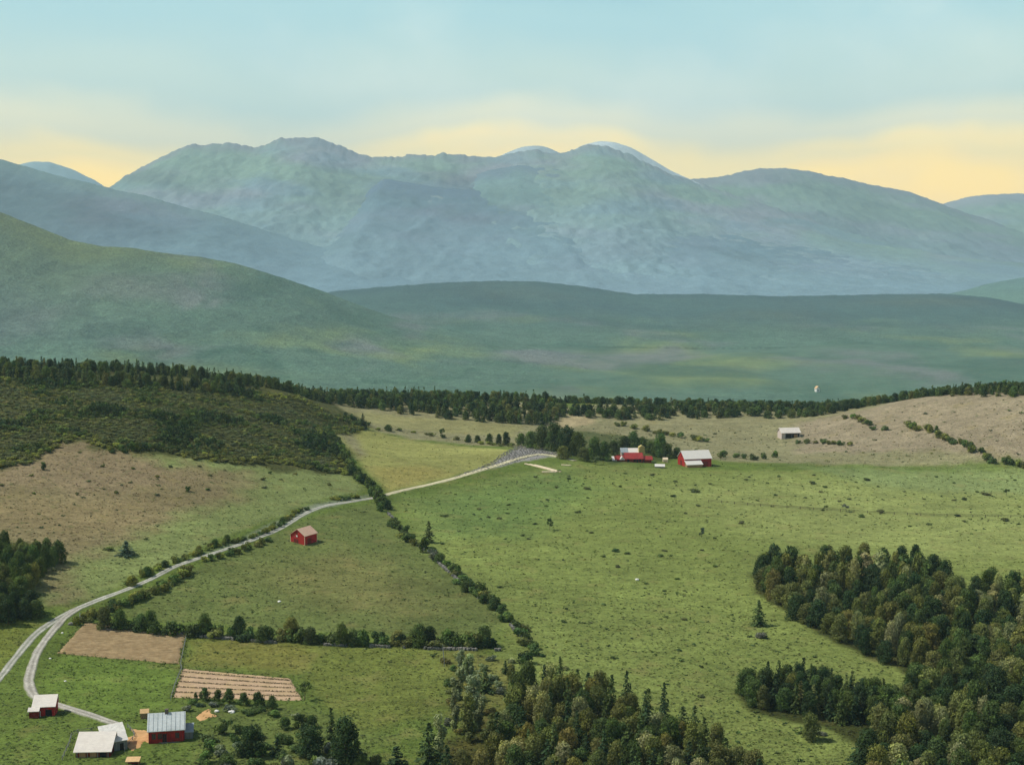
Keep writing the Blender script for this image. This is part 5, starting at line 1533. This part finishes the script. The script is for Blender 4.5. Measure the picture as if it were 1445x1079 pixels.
stone_wall([(461, 612), (480, 640), (505, 672), (522, 690)], 'low stone wall under the hedgerow between scrub and road', seed=2, gap=.3)
stone_wall([(548, 725), (600, 778), (650, 822), (700, 862), (742, 905)], 'low stone wall under the diagonal hedgerow', seed=3, gap=.2)
# stones of the stony rise
r3 = random.Random(77)
Vs, Fs = [], []
base = np.array([(x, y, z) for x in (-1, 1) for y in (-1, 1) for z in (-1, 1)], float)
fc = np.array([(0, 1, 3, 2), (4, 6, 7, 5), (0, 4, 5, 1), (2, 3, 7, 6), (0, 2, 6, 4), (1, 5, 7, 3)])
for x, y in scatter([(640, 674), (690, 654), (714, 637), (734, 629), (778, 635), (795, 643), (765, 641), (720, 653)], 1.5, 900, 78):
    s = np.array([r3.uniform(.25, .6), r3.uniform(.25, .6), r3.uniform(.12, .3)])
    v = base * s * np.array([[r3.uniform(.6, 1.1) for _ in range(3)] for _ in range(8)])
    Fs.append(fc + 8 * len(Vs))
    Vs.append(v + np.array([x, y, Z(x, y) + 0.1]))
obj('stones', mesh('stones', np.concatenate(Vs), np.concatenate(Fs), [M['stone']]), kind='stuff', label='loose grey stones strewn over the rise above the track')
# fences: posts and rails
def fence(pts, label, step=6.0, h=1.2, rails=2, r_=0.09, wood='grey_wood'):
    c = catmull([ground(*p) for p in pts], 10)
    d = np.concatenate([[0], np.cumsum(np.hypot(*np.diff(c, axis=0).T))])
    n = int(d[-1] / step) + 1
    q = np.linspace(0, d[-1], n)
    P = [(float(np.interp(a, d, c[:, 0])), float(np.interp(a, d, c[:, 1]))) for a in q]
    z0 = Z(*P[0])
    o = thing('fence', label, 'fence', (P[0][0], P[0][1], z0))
    L = [Vector((x - P[0][0], y - P[0][1], Z(x, y) - z0)) for x, y in P]
    pm = mb_mesh(MB().bar((0, 0, -0.4), (0, 0, h), r_ * 1.2, 5, r_), 'post', M[wood])
    for v in L:
        e = obj('post', pm, o)
        e.location = v
    for k in range(rails):
        b = MB()
        zz_ = h * (0.45 + 0.45 * k)
        for a, b2 in zip(L, L[1:]):
            b.bar(a + Vector((0, 0, zz_)), b2 + Vector((0, 0, zz_)), r_ * 0.6, 4)
        b.build('rail', M[wood], o)
fence([(1000, 708), (1060, 713), (1194, 722), (1320, 728), (1445, 730), (1500, 731)], 'long dark fence line crossing the upper pasture', 6.0, 1.2, 2, 0.13, 'bark')
fence([(241, 988), (247, 968), (257, 943), (255, 938), (264, 893)], 'short fence along the left end of the striped field', 4.0)
fence([(180, 1026), (187, 1033), (190, 1040), (182, 1050), (176, 1060)], 'low fence rounding the farmyard beside the grey shed', 2.5, 1.0)
fence([(88, 1072), (98, 1050), (104, 1036), (130, 1032)], 'short fence at the left end of the long shed', 3.0, 1.1)
fence([(625, 918), (627, 940)], 'short line of posts at the top of the feathery row', 2.6, 2.0, 1)
